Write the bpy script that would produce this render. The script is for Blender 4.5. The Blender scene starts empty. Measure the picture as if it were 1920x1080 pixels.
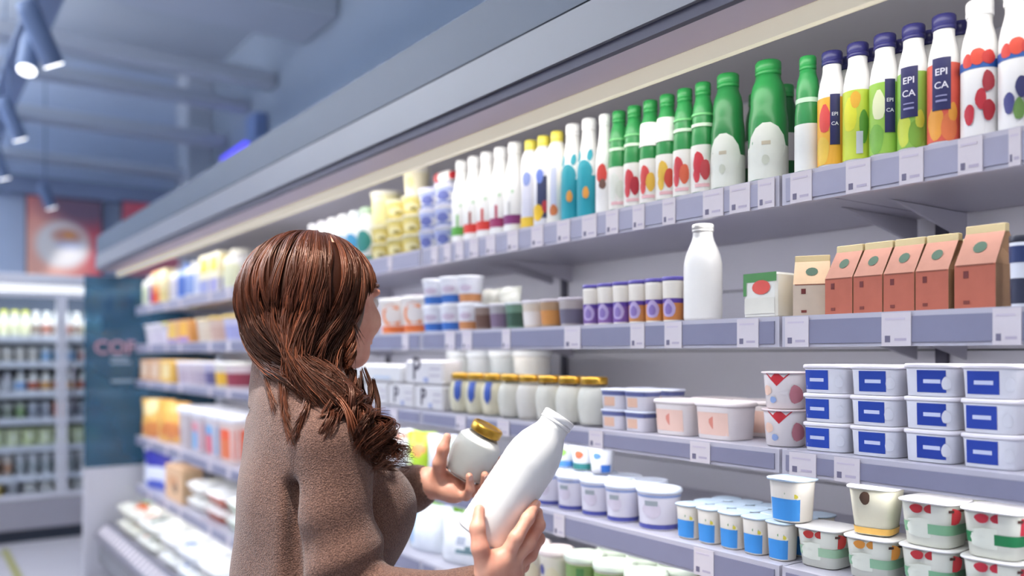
import bpy, bmesh, math, random
import numpy as np
from mathutils import Vector, Matrix
random.seed(7); np.random.seed(7)
PI = math.pi
scene = bpy.context.scene
COL = scene.collection

# ------------------------------------------------------------------ camera
FPX = 1600.0                      # focal length in pixels of a 1920 wide frame
HZ = 665.0                        # image row of the horizon
CAMZ = 1.42
ANG = math.atan(1142.0 / FPX)     # the case runs off to the left at this angle
CA, SA = math.cos(ANG), math.sin(ANG)
FWD = Vector((-CA, SA, 0)); RGT = Vector((SA, CA, 0)); UP = Vector((0, 0, 1))
cam = bpy.data.cameras.new('camera'); camo = bpy.data.objects.new('camera', cam); COL.objects.link(camo)
camo.location = (0, 0, CAMZ)
camo.rotation_euler = (PI / 2, 0, PI / 2 - ANG)
cam.sensor_width = 36; cam.lens = FPX / 1920 * 36
cam.shift_y = (HZ - 540) / 1920
cam.clip_start = 0.05
cam.dof.use_dof = True; cam.dof.focus_distance = 1.42; cam.dof.aperture_fstop = 1.7
scene.camera = camo

# ------------------------------------------------------------------ exposure and world
vs = scene.view_settings
vs.view_transform = 'Standard'; vs.look = 'None'; vs.exposure = -0.45; vs.gamma = 1.0
vs.use_curve_mapping = False
wd = bpy.data.worlds.new('world'); scene.world = wd; wd.use_nodes = True
wd.node_tree.nodes['Background'].inputs[0].default_value = (0.75, 0.82, 1.0, 1)
wd.node_tree.nodes['Background'].inputs[1].default_value = 0.25

# ------------------------------------------------------------------ large area lights (ceiling luminaires get their housings further down)
LUM = []                          # centre x, y, length along x
for s in (-2.0, 0.2, 2.4, 4.6): LUM.append((-s, -1.35, 1.6))
for s in (-1.0, 1.4, 3.8): LUM.append((-s, -3.0, 1.6))
for s in (6.6, 9.2): LUM.append((-s, -1.5, 1.6)); LUM.append((-s, -3.2, 1.6))  # far pairs added out of view to brighten the far ceiling
LUMZ = 3.75
def area(name, loc, sx, sy, power, col, rot=(0, 0, 0)):
    l = bpy.data.lights.new(name, 'AREA'); l.shape = 'RECTANGLE'; l.size = sx; l.size_y = sy
    l.energy = power; l.color = col
    o = bpy.data.objects.new(name, l); COL.objects.link(o); o.location = loc; o.rotation_euler = rot
    return o
for i, (x, y, L) in enumerate(LUM):
    area('luminaire_light', (x, y, LUMZ - 0.012), L, 0.30, 26 if i < 7 else 40, (1.0, 0.97, 0.96))
    area('ceiling_fill_uplight', (x, y, LUMZ + 0.082), L, 0.30, 75 if i < 7 else 330, (1.0, 0.99, 0.98), (PI, 0, 0))  # upward fill added to lift the dark ceiling and walls

# ------------------------------------------------------------------ geometry helpers
def W(px, py, Z):
    return FWD * Z + RGT * ((px - 960) / FPX * Z) + Vector((0, 0, CAMZ + (HZ - py) / FPX * Z))
def depth(px, n):                 # depth along the view axis of the plane y = n
    return n / (CA * (px - 960) / FPX + SA)
def sat(px, n):                   # distance along the case
    t = (px - 960) / FPX
    return n * (CA - SA * t) / (CA * t + SA)
def lin(c):
    if isinstance(c, str):
        c = c.lstrip('#'); c = [int(c[i:i + 2], 16) / 255 for i in (0, 2, 4)]
    return tuple((v / 12.92 if v <= 0.04045 else ((v + 0.055) / 1.055) ** 2.4) for v in c) + (1.0,)
MATS = {}
def mat(col, rough=0.45, metal=0.0, trans=0.0, emit=0.0, name=None, var=0.06, scale=40, bump=0.0, coat=0.0, alpha=1.0, ior=1.45):
    key = (col, rough, metal, trans, emit, name, var, scale, bump, coat, alpha)
    if key in MATS: return MATS[key]
    m = bpy.data.materials.new(name or 'paint_' + col.lstrip('#')); m.use_nodes = True
    nt = m.node_tree; b = nt.nodes['Principled BSDF']
    c = lin(col)
    b.inputs['Base Color'].default_value = c
    b.inputs['Roughness'].default_value = rough; b.inputs['Metallic'].default_value = metal
    b.inputs['Transmission Weight'].default_value = trans; b.inputs['IOR'].default_value = ior
    b.inputs['Coat Weight'].default_value = coat
    b.inputs['Alpha'].default_value = alpha
    if emit:
        b.inputs['Emission Color'].default_value = c; b.inputs['Emission Strength'].default_value = emit
    if var > 0 or bump > 0:
        tc = nt.nodes.new('ShaderNodeTexCoord'); nz = nt.nodes.new('ShaderNodeTexNoise')
        nz.inputs['Scale'].default_value = scale; nz.inputs['Detail'].default_value = 3
        nt.links.new(tc.outputs['Object'], nz.inputs['Vector'])
        if var > 0:
            mx = nt.nodes.new('ShaderNodeMix'); mx.data_type = 'RGBA'
            mx.inputs[6].default_value = tuple(v * (1 - var) for v in c[:3]) + (1,)
            mx.inputs[7].default_value = tuple(min(1, v * (1 + var)) for v in c[:3]) + (1,)
            nt.links.new(nz.outputs['Fac'], mx.inputs[0]); nt.links.new(mx.outputs[2], b.inputs['Base Color'])
        if bump > 0:
            bp = nt.nodes.new('ShaderNodeBump'); bp.inputs['Strength'].default_value = bump; bp.inputs['Distance'].default_value = 0.004
            nt.links.new(nz.outputs['Fac'], bp.inputs['Height']); nt.links.new(bp.outputs['Normal'], b.inputs['Normal'])
    MATS[key] = m
    return m

class MB:
    def __init__(s): s.v = []; s.f = []; s.m = []; s.mats = []; s.smooth = []
    def mi(s, m):
        if m not in s.mats: s.mats.append(m)
        return s.mats.index(m)
    def add(s, vs, fs, m, smooth=False):
        o = len(s.v); k = s.mi(m)
        s.v += [tuple(v) for v in vs]
        for f in fs: s.f.append(tuple(i + o for i in f)); s.m.append(k); s.smooth.append(smooth)
    def box(s, a, b, m):
        (x0, y0, z0), (x1, y1, z1) = a, b
        vs = [(x0,y0,z0),(x1,y0,z0),(x1,y1,z0),(x0,y1,z0),(x0,y0,z1),(x1,y0,z1),(x1,y1,z1),(x0,y1,z1)]
        s.add(vs, [(3,2,1,0),(4,5,6,7),(0,1,5,4),(1,2,6,5),(2,3,7,6),(3,0,4,7)], m)
    def cbox(s, a, b, m, c=0.003):          # box with chamfered vertical and top edges
        (x0, y0, z0), (x1, y1, z1) = a, b
        def rg(i, z): return [(x0+i+c,y0+i,z),(x1-i-c,y0+i,z),(x1-i,y0+i+c,z),(x1-i,y1-i-c,z),(x1-i-c,y1-i,z),(x0+i+c,y1-i,z),(x0+i,y1-i-c,z),(x0+i,y0+i+c,z)]
        R = [rg(c, z0), rg(0, z0 + c), rg(0, z1 - c), rg(c, z1)]
        vs = sum(R, []); fs = []
        for k in range(3):
            for j in range(8): fs.append((k*8+j, k*8+(j+1)%8, (k+1)*8+(j+1)%8, (k+1)*8+j))
        fs.append(tuple(range(7, -1, -1))); fs.append(tuple(24 + j for j in range(8)))
        s.add(vs, fs, m)
    def prism(s, prof, x0, x1, m):           # profile (y, z) extruded along x
        n = len(prof)
        vs = [(x0, y, z) for y, z in prof] + [(x1, y, z) for y, z in prof]
        fs = [(i, (i+1) % n, n + (i+1) % n, n + i) for i in range(n)]
        fs += [tuple(range(n - 1, -1, -1)), tuple(range(n, 2 * n))]
        s.add(vs, fs, m)
    def loft(s, prof, m, seg=20, e=2.0, asp=1.0, cap=True):   # profile (r, z), superellipse section
        vs = []; fs = []
        for r, z in prof:
            for j in range(seg):
                x, y = sup(2 * PI * j / seg, r, r * asp, e); vs.append((x, y, z))
        for k in range(len(prof) - 1):
            for j in range(seg): fs.append((k*seg+j, k*seg+(j+1)%seg, (k+1)*seg+(j+1)%seg, (k+1)*seg+j))
        s.add(vs, fs, m, True)
        if cap:
            o = (len(prof) - 1) * seg
            n0 = len(s.v) - len(vs)
            s.f.append(tuple(n0 + i for i in range(seg - 1, -1, -1))); s.m.append(s.mi(m)); s.smooth.append(False)
            s.f.append(tuple(n0 + o + i for i in range(seg))); s.m.append(s.mi(m)); s.smooth.append(False)
    def tube(s, pts, rad, m, seg=6):
        pts = [Vector(p) for p in pts]; vs = []; fs = []
        n = len(pts)
        t0 = (pts[1] - pts[0]).normalized(); a = t0.orthogonal().normalized()
        for i, p in enumerate(pts):
            t = (pts[min(i+1, n-1)] - pts[max(i-1, 0)]).normalized()
            a = (a - t * a.dot(t)).normalized(); b = t.cross(a)
            r = rad[i] if isinstance(rad, (list, tuple)) else rad
            for j in range(seg):
                w = 2 * PI * j / seg; vs.append(p + a * (r * math.cos(w)) + b * (r * math.sin(w)))
        for i in range(n - 1):
            for j in range(seg): fs.append((i*seg+j, i*seg+(j+1)%seg, (i+1)*seg+(j+1)%seg, (i+1)*seg+j))
        fs += [tuple(range(seg - 1, -1, -1)), tuple((n-1)*seg + j for j in range(seg))]
        s.add(vs, fs, m, True)
    def mesh(s, name):
        me = bpy.data.meshes.new(name); me.from_pydata(s.v, [], s.f)
        for m in s.mats: me.materials.append(m)
        me.polygons.foreach_set('material_index', s.m); me.polygons.foreach_set('use_smooth', s.smooth)
        me.update(); return me
    def build(s, name, parent=None, label=None, loc=(0,0,0)):
        return obj(name, s.mesh(name), parent, label, loc)
def sup(th, rx, ry, e):
    a, b = math.sin(th), math.cos(th); p = 2.0 / e
    return rx * math.copysign(abs(a) ** p, a), -ry * math.copysign(abs(b) ** p, b)
def obj(name, me, parent=None, label=None, loc=(0, 0, 0)):
    o = bpy.data.objects.new(name, me); COL.objects.link(o); o.location = loc
    if parent: o.parent = parent
    if label: o['label'] = label
    return o
def tag(o, label, cat, group=None, kind=None):
    if label: o['label'] = label
    if cat: o['category'] = cat
    if group: o['group'] = group
    if kind: o['kind'] = kind
    return o
def thing(name, loc, label, cat, group=None, rz=0.0):
    o = bpy.data.objects.new(name, None); COL.objects.link(o); o.location = loc; o.rotation_euler = (0, 0, rz)
    o.empty_display_size = 0.05
    return tag(o, label, cat, group)
def struct(name, mb, label=None):
    o = mb.build(name); o['kind'] = 'structure'
    if label: o['label'] = label
    return o
TXT = {}
def text_tris(t, bold=0.0):
    if (t, bold) in TXT: return TXT[(t, bold)]
    c = bpy.data.curves.new('t', 'FONT'); c.body = t; c.size = 1.0; c.align_x = 'CENTER'; c.resolution_u = 3; c.offset = bold
    c.space_line = 0.8
    o = bpy.data.objects.new('t', c); me = bpy.data.meshes.new_from_object(o)
    v = [tuple(p.co[:2]) for p in me.vertices]; f = [tuple(p.vertices) for p in me.polygons]
    bpy.data.objects.remove(o); bpy.data.meshes.remove(me); bpy.data.curves.remove(c)
    TXT[(t, bold)] = (v, f); return v, f

# ------------------------------------------------------------------ the room
M_CEIL = mat('#b3bcc8', 0.9, name='ceiling_paint', scale=3, var=0.03)
M_WALLR = mat('#8b97a8', 0.9, name='wall_paint', scale=2, var=0.03)
M_WALLB = mat('#b4c3dc', 0.9, name='far_wall_paint', scale=2, var=0.04)
M_FLOOR = mat('#b9b6bd', 0.25, name='floor_resin', scale=4, var=0.05)
XN, XF, YL, YR, ZC = 4.2, -11.0, -4.2, 3.05, 4.85
def floor_mat():
    m = M_FLOOR; return m
b = MB(); b.box((XF, YL, -0.1), (XN, YR, 0), M_FLOOR); struct('floor', b)
b = MB(); b.box((XF, YL, ZC), (XN, YR, ZC + 0.1), M_CEIL); struct('ceiling', b)
b = MB(); b.box((XF, YR, 0), (XN, YR + 0.1, ZC), M_WALLR); struct('wall_right', b)
b = MB(); b.box((XF - 0.1, YL, 0), (XF, YR, ZC), M_WALLB); struct('wall_back', b)
b = MB(); b.box((XF, YL - 0.1, 0), (XN, YL, ZC), M_WALLR); struct('wall_left', b)
b = MB(); b.box((XN, YL, 0), (XN + 0.1, YR, ZC), M_WALLR); struct('wall_front', b)
M_BEAM = mat('#adb6c6', 0.8, name='duct_paint', scale=3, var=0.03)
M_BEAM2 = mat('#b6becc', 0.8, name='duct_paint_pale', scale=3, var=0.03)
k = 0
for (s, z0, h, w, m) in ((7.2, 4.30, 0.34, 0.75, M_BEAM2), (8.4, 4.10, 0.14, 0.22, M_BEAM2), (9.2, 4.05, 0.12, 0.2, M_BEAM), (10.0, 3.82, 0.14, 0.22, M_BEAM2), (10.7, 3.55, 0.1, 0.2, M_BEAM)):
    k += 1; b = MB(); b.cbox((-s - w / 2, YL, z0), (-s + w / 2, YR - .002, z0 + h), m, 0.02); struct('trim_%d' % k, b)
k += 1; b = MB(); b.cbox((XF, YR - 0.3, 0), (XF + 0.5, YR, ZC), M_BEAM2, 0.01); struct('trim_%d' % k, b)      # pilaster in the far corner
k += 1; b = MB(); b.box((XF, YL, 3.22), (XF + 0.12, YR - 0.3, 3.42), mat('#8593b0', 0.9, name='far_band')); struct('trim_%d' % k, b)
M_OLIVE = mat('#8d8a5c', 0.6)
b = MB(); b.box((-7.2, 0.575, 0.0005), (-5.2, 0.625, 0.0025), M_OLIVE); o = struct('trim_%d' % (k + 1), b, 'olive guide line taped on the pale floor')

# ------------------------------------------------------------------ ceiling luminaires (outside the frame, they light the aisle)
M_WHITE = mat('#f2f2f2', 0.5)
M_LUMG = mat('#ffffff', 0.5, emit=1.5, name='diffuser_glow', var=0)
for i, (x, y, L) in enumerate(LUM):
    t = thing('ceiling_luminaire', (x, y, LUMZ), 'long white ceiling luminaire hung over the aisle out of view', 'ceiling lamp', 'luminaires over the aisle')
    b = MB(); b.cbox((-L/2 - .03, -.18, 0.0), (L/2 + .03, .18, .07), M_WHITE, .008); b.build('housing', t)
    b = MB(); b.box((-L/2, -.155, -.006), (L/2, .155, -.0005), M_LUMG); b.build('diffuser', t)
    for sx in (-1, 1):
        b = MB(); b.tube([(sx*L*.4, 0, .068), (sx*L*.4, 0, ZC - LUMZ)], .006, M_WHITE); b.build('suspension_rod', t)
# ------------------------------------------------------------------ the long refrigerated case
J0, JL = 0.927, 1.25                       # first joint and module length
JS = [J0 + JL * k for k in range(-1, 5)]   # six joints, five modules
DF, DB = 1.24, 1.77                        # shelf front edge and back panel
M_CASE = mat('#7b7b80', 0.4, name='case_enamel', scale=6, var=0.03)
M_CASEB = mat('#47505e', 0.5, name='case_upper_fascia', scale=4, var=0.03)
M_BACK = mat('#dad8e0', 0.42, name='case_back', scale=5, var=0.04)
M_DARK = mat('#4c4a58', 0.6, name='case_dark')
M_PLATE = mat('#b9b7c2', 0.38, name='shelf_enamel', scale=8, var=0.03)
M_RAIL = mat('#bcb9c4', 0.3, name='rail_plastic', scale=20, var=0.03)
M_INS = mat('#85849a', 0.35, name='rail_insert', scale=20, var=0.06)
M_TAG = mat('#d3cbd0', 0.55, name='price_paper', scale=60, var=0.03)
M_INK = mat('#6f6a80', 0.6, name='price_ink')
M_PINK = mat('#beb1ba', 0.45, name='canopy_underside', scale=6, var=0.03)
M_LED = mat('#fff6d8', 0.5, emit=0.35, name='led_diffuser', var=0)
M_LED2 = mat('#ffffff', 0.5, emit=1.0, name='shelf_fill_led', var=0)  # glow of the fill strips added beneath the shelves
M_STEEL = mat('#8f8c98', 0.35, metal=0.6, name='bumper_metal')
XC0, XC1 = -(JS[-1] + 0.05), -JS[0]
case = thing('refrigerated_case', (-(JS[0] + JS[-1]) / 2, 1.4, 0), 'long open refrigerated dairy case with lit canopy and many shelves', 'refrigerator')
CL = Vector(case.location)
def part(b, name, parent=case, label=None):
    o = b.build(name, parent, label)
    o.location = (0, 0, 0)
    if parent is case: o.location = -CL
    return o
H = lambda h: CAMZ + h
# canopy
b = MB(); b.prism([(1.0, H(.549)), (1.0, H(.633)), (1.012, H(.636)), (1.012, H(.752)), (1.05, H(.775)), (1.80, H(.775)), (1.80, H(.66)), (1.135, H(.66)), (1.135, H(.562)), (1.02, H(.562)), (1.02, H(.549))], XC0, XC1, M_CASE); part(b, 'canopy')
b = MB(); b.prism([(1.004, H(.639)), (1.004, H(.750)), (1.0118, H(.752)), (1.0118, H(.639))], XC0 + .01, XC1, M_CASEB); part(b, 'upper_fascia', label='blue-grey upper fascia board')
b = MB(); b.prism([(1.008, H(.528)), (1.008, H(.5485)), (1.022, H(.5485)), (1.022, H(.528))], XC0, XC1, M_DARK); part(b, 'canopy_groove')
b = MB(); b.prism([(1.0225, H(.532)), (1.0225, H(.5595)), (1.118, H(.5595)), (1.118, H(.532))], XC0, XC1, M_PINK); part(b, 'canopy_underside', label='pinkish grey underside panel')
b = MB(); b.box((XC0 + .01, 1.137, H(.648)), (XC1, 1.768, H(.6595)), M_BACK); part(b, 'canopy_fill_lining')  # pale lining added to lighten the dark canopy interior
b = MB(); b.box((XC0 + .01, 1.769, 1.945), (XC1, 1.789, H(.6475)), M_BACK); part(b, 'canopy_back_fill_lining')  # pale back sheet added for the same brightening
b = MB(); b.prism([(1.119, H(.502)), (1.119, H(.532)), (1.134, H(.5445)), (1.134, H(.502))], XC0 + .02, XC1, M_LED); part(b, 'light_strip', label='cream glowing light strip')
area('canopy_light', ((XC0 + XC1) / 2, 1.17, H(.515)), XC1 - XC0 - .1, .05, 9, (1.0, .97, .92), (math.radians(62), 0, 0))
# back panels, one row of boards per module
for k in range(5):
    x1, x0 = -JS[k], -JS[k + 1]
    z = 0.34
    while z < 1.93:
        b = MB(); b.box((x0 + .004, DB, z), (x1 - .004, DB + .02, z + .152), M_BACK); part(b, 'back_board')
        z += .156
    b = MB(); b.box((x1 - .012, DB - .012, .34), (x1 + .012, DB - .001, 1.96), M_DARK); part(b, 'upright')
b = MB(); b.box((XC0, DB + .021, 0), (XC1, DB + .06, 1.944), M_CASE); part(b, 'back_shell')
# base with its deep front
b = MB(); b.prism([(1.06, .06), (1.02, .10), (1.02, .24), (1.04, .27), (1.76, .27), (1.76, .06)], XC0 + .02, XC1, M_CASE); part(b, 'base')
b = MB(); b.prism([(.985, .265), (.985, .285), (1.06, .355), (1.075, .345), (1.02, .271)], XC0 + .05, XC1, M_STEEL); part(b, 'bumper')
b = MB(); b.box((XC0 + .05, 1.09, 0), (XC1, 1.75, .058), M_DARK); part(b, 'kick_plate')
b = MB(); b.box((XC0 + .05, 1.077, .2715), (XC1, 1.75, .30), M_PLATE); part(b, 'base_deck')
x = XC0 + .1
while x < -3.9:
    b = MB(); b.add([(x, 1.001, .2985), (x + .05, 1.001, .2985), (x + .05, 1.046, .3405), (x, 1.046, .3405)], [(0, 1, 2, 3)], M_TAG)
    b.v = [(p[0], p[1] - .0012, p[2] + .0012) for p in b.v]; part(b, 'price_tag'); x += .085
# far end panel: glass above, solid below
M_TEAL = mat('#4f7d9a', 0.08, trans=0.55, name='teal_glass', var=0.05, scale=3)
M_ENDP = mat('#c6c5cd', 0.45, name='end_panel_enamel', scale=4, var=0.04)
b = MB(); b.box((XC0 - .014, .936, .70), (XC0 - .002, 1.76, 1.925), M_TEAL); part(b, 'glass_end_panel', label='dark teal glass end panel')
b = MB(); b.cbox((XC0 - .03, .93, 0), (XC0 - .001, 1.80, .698), M_ENDP, .004); part(b, 'end_panel', label='pale grey lower end panel')
b = MB()
v, f = text_tris('COF', .02); b.add([(XC0 - .0015, 1.115 + p[0] * .125, CAMZ + .005 + p[1] * .125) for p in v], f, mat('#b9909e', .5))
part(b, 'lettering', label='pinkish letters on the glass')
for w, dz in ((.12, 0), (.10, .03), (.14, -.12)):
    b = MB(); b.box((XC0 - .0018, 1.09, CAMZ - .06 + dz), (XC0 - .0008, 1.09 + w, CAMZ - .042 + dz), mat('#8fa0b2', .5)); part(b, 'printed_line')
# shelves: (height of surface, list of modules); the far modules are spaced wider below
H1, H2, H3 = .308, .065, -.164
H4, H5 = -.365, -.600
G4, G5 = -.525, -.840
def tags_from_px(lst, n=DF - .008):
    return [(-sat(a, n), -sat(b_, n)) for a, b_ in lst]
TAGS = {   # white tags in the rails, as spans measured along the edge
 1: tags_from_px([(1895, 1918), (1800, 1846), (1690, 1735), (1590, 1636), (1486, 1526), (1425, 1456), (1372, 1410), (1322, 1360), (1246, 1270), (1190, 1212), (1140, 1163), (1095, 1122), (1048, 1072), (1000, 1022), (955, 975), (915, 932), (884, 900), (858, 872), (836, 848), (812, 824), (770, 790), (730, 738)]),
 2: tags_from_px([(1865, 1919), (1657, 1712), (1476, 1520), (1386, 1426), (1250, 1282), (1186, 1212), (1062, 1092), (945, 960), (870, 888), (838, 856), (776, 792), (757, 769)]),
 3: tags_from_px([(1568, 1616), (1484, 1534), (1298, 1335), (1108, 1134), (936, 958), (858, 876), (790, 806), (735, 748)]),
 4: tags_from_px([(1305, 1342), (1042, 1062), (980, 996)]),
 5: tags_from_px([(820, 840), (960, 985)]),
}
FARTAGS = [(-x - .05, -x) for x in (3.62, 3.95, 4.25, 4.8, 5.1, 5.5)]
RH = {3: .040}
def shelf(idx, h, k, dn=0.0):
    rh = RH.get(idx, .052)
    x1, x0 = -JS[k] - .002, -JS[k + 1] + .002
    z = H(h); f = DF + dn
    if k == 4: x0 -= .0
    b = MB(); b.prism([(f, z - rh + .004), (f, z - .0005), (f + .006, z), (DB - .014, z), (DB - .014, z - .02), (f + .03, z - .022), (f + .006, z - rh + .004)], x0, x1, M_PLATE)
    sh = part(b, 'shelf')
    b = MB(); b.prism([(f - .010, z - rh), (f - .010, z + .001), (f - .0005, z + .001), (f - .0005, z - rh)], x0 + .001, x1 - .001, M_RAIL)
    part(b, 'price_rail', sh)
    b = MB(); b.box((x0 + .01, f - .0125, z - rh + .006), (x1 - .01, f - .0101, z - .007), M_INS if idx > 1 else mat('#a19fb2', .35, name='rail_insert_pale', scale=20, var=.06)); part(b, 'rail_insert', sh)
    for sx in (x0 + .05, x1 - .05):
        b = MB(); b.prism([(f + .26, z - .0235), (DB - .014, z - .075), (DB - .014, z - .021), (f + .24, z - .0225)], sx - .003, sx + .003, M_PLATE); part(b, 'bracket', sh)
    b = MB(); b.prism([(f + .007, z - .034), (f + .007, z - .0225), (f + .022, z - .0225), (f + .022, z - .030)], x0 + .02, x1 - .02, M_LED2); part(b, 'shelf_fill_strip', sh)  # hidden strip added to brighten the dark case back
    tg = TAGS.get(idx, []) if k < 3 else FARTAGS
    for a, c in tg:
        if a >= x0 + .003 and c <= x1 - .003:
            b = MB(); b.box((a, f - .0142, z - rh), (c, f - .0126, z - .001), M_TAG)
            w = c - a
            b.box((a + w * .12, f - .0146, z - rh + .006), (a + w * .30, f - .01421, z - rh + .016), M_INK)
            b.box((a + w * .12, f - .0146, z - .012), (a + w * .8, f - .01421, z - .009), mat('#c9bfcd', .6))
            b.box((a + w * .45, f - .0146, z - rh + .008), (a + w * .85, f - .01421, z - rh + .012), mat('#b5abbd', .6))
            part(b, 'price_tag', sh)
for k in range(5):
    shelf(1, H1, k); shelf(2, H2, k); shelf(3, H3, k)
    if k < 3: shelf(4, H4, k); shelf(5, H5, k)
    else: shelf(6, G4, k); shelf(7, G5, k)

for h, x0, x1, pw in ((H1, XC0, XC1, 9), (H2, XC0, XC1, 9), (H3, XC0, XC1, 9), (H4, -JS[3], XC1, 5), (G4, XC0, -JS[3], 1.5), (G5, XC0, -JS[3], 1.5)):
    area('shelf_fill_lamp', ((x0 + x1) / 2, DF + .026, H(h) - .034), x1 - x0 - .1, .016, pw, (.97, .97, 1.0), (math.radians(40), 0, 0))  # fill light for the added strips, aimed at the case back
# ------------------------------------------------------------------ glass-door refrigerator across the end of the aisle
SB = 7.4
def back_fridge():
    t = thing('glass_door_refrigerator', (-SB - .35, .6, 0), 'upright refrigerator with glass doors across the far aisle end', 'refrigerator')
    L0 = Vector(t.location)
    def P(b, name, par=t, label=None):
        o = b.build(name, par, label); o.location = -L0 if par is t else (0, 0, 0); return o
    y0, y1 = -1.3, 2.25
    MW = mat('#d9d9e2', .4, name='fridge_enamel', scale=5, var=.02); MD = mat('#3d4757', .6, name='fridge_inside')
    MG = mat('#9a97a0', .45, name='fridge_base')
    b = MB(); b.box((-SB - .72, y0, .10), (-SB - .68, y1, 2.0), MD); P(b, 'back_wall')
    b = MB(); b.box((-SB - .72, y0, 1.93), (-SB - .01, y1, 2.03), MW); P(b, 'top')
    b = MB(); b.cbox((-SB - .01, y0, 1.955), (-SB + .03, y1, 2.03), MW, .006); P(b, 'top_fascia')
    b = MB(); b.box((-SB - .001, y0, 1.895), (-SB + .012, y1, 1.95), mat('#ffffff', .5, emit=.9, name='fridge_light', var=0)); P(b, 'light_strip', label='white glowing header strip')
    for yy in (y0, y1 - .03):
        b = MB(); b.box((-SB - .72, yy, .05), (-SB, yy + .03, 1.93), MW); P(b, 'side_wall')
    b = MB(); b.box((-SB - .68, y0 + .03, .10), (-SB + .02, y1 - .03, .32), MG); P(b, 'base')
    b = MB(); b.box((-SB - .66, y0, 0), (-SB - .02, y1, .098), mat('#2c3340', .6)); P(b, 'kick_plate')
    rows = (.135, -.055, -.285, -.49, -.70, -.925, -1.08)
    for h in rows:
        b = MB(); b.box((-SB - .66, y0 + .031, H(h) - .015), (-SB - .075, y1 - .031, H(h)), mat('#c3c8d4', .4)); sh = P(b, 'shelf')
        b = MB(); b.box((-SB - .0745, y0 + .04, H(h) - .045), (-SB - .066, y1 - .04, H(h) + .004), mat('#dfe2ea', .4)); P(b, 'price_rail', sh)
    MGL = mat('#f4f8fb', .03, trans=1.0, name='door_glass', var=0, ior=1.05)
    for i in range(4):
        a = -1.25 + i * .75 + .006; c = a + .738
        b = MB()
        for q in ((a, .33, a + .03, 1.89), (c - .03, .33, c, 1.89)): b.box((-SB - .03, q[0], q[1]), (-SB + .008, q[2], q[3]), MW)
        b.box((-SB - .03, a + .03, .33), (-SB + .008, c - .03, .36), MW); b.box((-SB - .03, a + .03, 1.86), (-SB + .008, c - .03, 1.89), MW)
        d = P(b, 'door'); b = MB(); b.box((-SB - .016, a + .031, .361), (-SB - .010, c - .031, 1.859), MGL); P(b, 'pane', d)
        b = MB(); b.tube([(-SB + .03, a + .07, 1.0), (-SB + .03, a + .07, 1.35)], .008, M_STEEL)
        for zz in (1.02, 1.33): b.tube([(-SB - .009, a + .07, zz), (-SB + .03, a + .07, zz)], .006, M_STEEL)
        P(b, 'handle', d)
    area('fridge_light', (-SB - .06, .5, 1.90),   .04, 3.2, 40, (.95, .98, 1.0), (0, math.radians(25), 0))
    return rows
BROWS = back_fridge()

# ------------------------------------------------------------------ posters, spot lamps, violet tube
def poster(px0, px1, y0, y1, label, plate):
    x = XF + .125; 
    def yy(px): t = (px - 960) / FPX; return (-x) * (CA * t + SA) / (CA - SA * t)
    a, c = yy(px0), yy(px1); Z = depth((px0 + px1) / 2, (a + c) / 2)
    z1, z0 = H((HZ - y0) / FPX * Z), H((HZ - y1) / FPX * Z)
    t = thing('wall_poster', (x, (a + c) / 2, z0), label, 'poster')
    w, h = c - a, z1 - z0
    # printed picture: warm backdrop with a pale plate of food, flat print
    m = bpy.data.materials.new('poster_print'); m.use_nodes = True; nt = m.node_tree; bs = nt.nodes['Principled BSDF']; bs.inputs['Roughness'].default_value = .5
    tc = nt.nodes.new('ShaderNodeTexCoord')
    def blob(cy, cz, ry, rz, soft, col, prev):
        mp = nt.nodes.new('ShaderNodeMapping'); mp.vector_type = 'POINT'
        mp.inputs['Scale'].default_value = (0, 1 / ry, 1 / rz); mp.inputs['Location'].default_value = (0, -cy / ry, -cz / rz)
        nt.links.new(tc.outputs['Object'], mp.inputs[0])
        ln = nt.nodes.new('ShaderNodeVectorMath'); ln.operation = 'LENGTH'; nt.links.new(mp.outputs[0], ln.inputs[0])
        rp = nt.nodes.new('ShaderNodeMapRange'); rp.inputs[1].default_value = 1 - soft; rp.inputs[2].default_value = 1 + soft; rp.inputs[3].default_value = 1; rp.inputs[4].default_value = 0
        nt.links.new(ln.outputs['Value'], rp.inputs[0])
        mx = nt.nodes.new('ShaderNodeMix'); mx.data_type = 'RGBA'; nt.links.new(rp.outputs[0], mx.inputs[0])
        if isinstance(prev, tuple): mx.inputs[6].default_value = prev
        else: nt.links.new(prev, mx.inputs[6])
        mx.inputs[7].default_value = lin(col); return mx.outputs[2]
    if plate:
        c0 = blob(-w * .38, h * .1, w * .55, h * .75, .5, '#f7b9a4', lin('#cf5a66'))
        c0 = blob(w * .25, h * .95, w * .55, h * .3, .4, '#7d6478', c0)
        c0 = blob(-.03 * w, h * .40, w * .36, h * .30, .16, '#efe9e6', c0)
        c0 = blob(.03 * w, h * .52, w * .20, h * .10, .3, '#d39a86', c0)
        c0 = blob(.06 * w, h * .53, w * .07, h * .04, .4, '#e8a15a', c0)
        c0 = blob(.06 * w, h * .40, w * .18, h * .06, .4, '#cfd0e2', c0)
    else:
        c0 = blob(0, h * .8, w * .6, h * .5, .5, '#d9586a', lin('#c47f8c'))
    nt.links.new(c0, bs.inputs['Base Color'])
    b = MB(); b.box((-.02, -w/2, 0), (.004, w/2, h), m); b.build('print_board', t)
    b = MB(); MF = mat('#4a4258', .5)
    b.box((-.022, -w/2 - .012, -.012), (.008, w/2 + .012, -.0005), MF); b.box((-.022, -w/2 - .012, h + .0005), (.008, w/2 + .012, h + .012), MF)
    b.box((-.022, -w/2 - .012, -.0004), (.008, -w/2 - .0005, h), MF); b.box((-.022, w/2 + .0005, -.0004), (.008, w/2 + .012, h), MF)
    b.build('frame', t)
poster(50, 190, 374, 519, 'square wall poster of a white plate on salmon red background', True)
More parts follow.
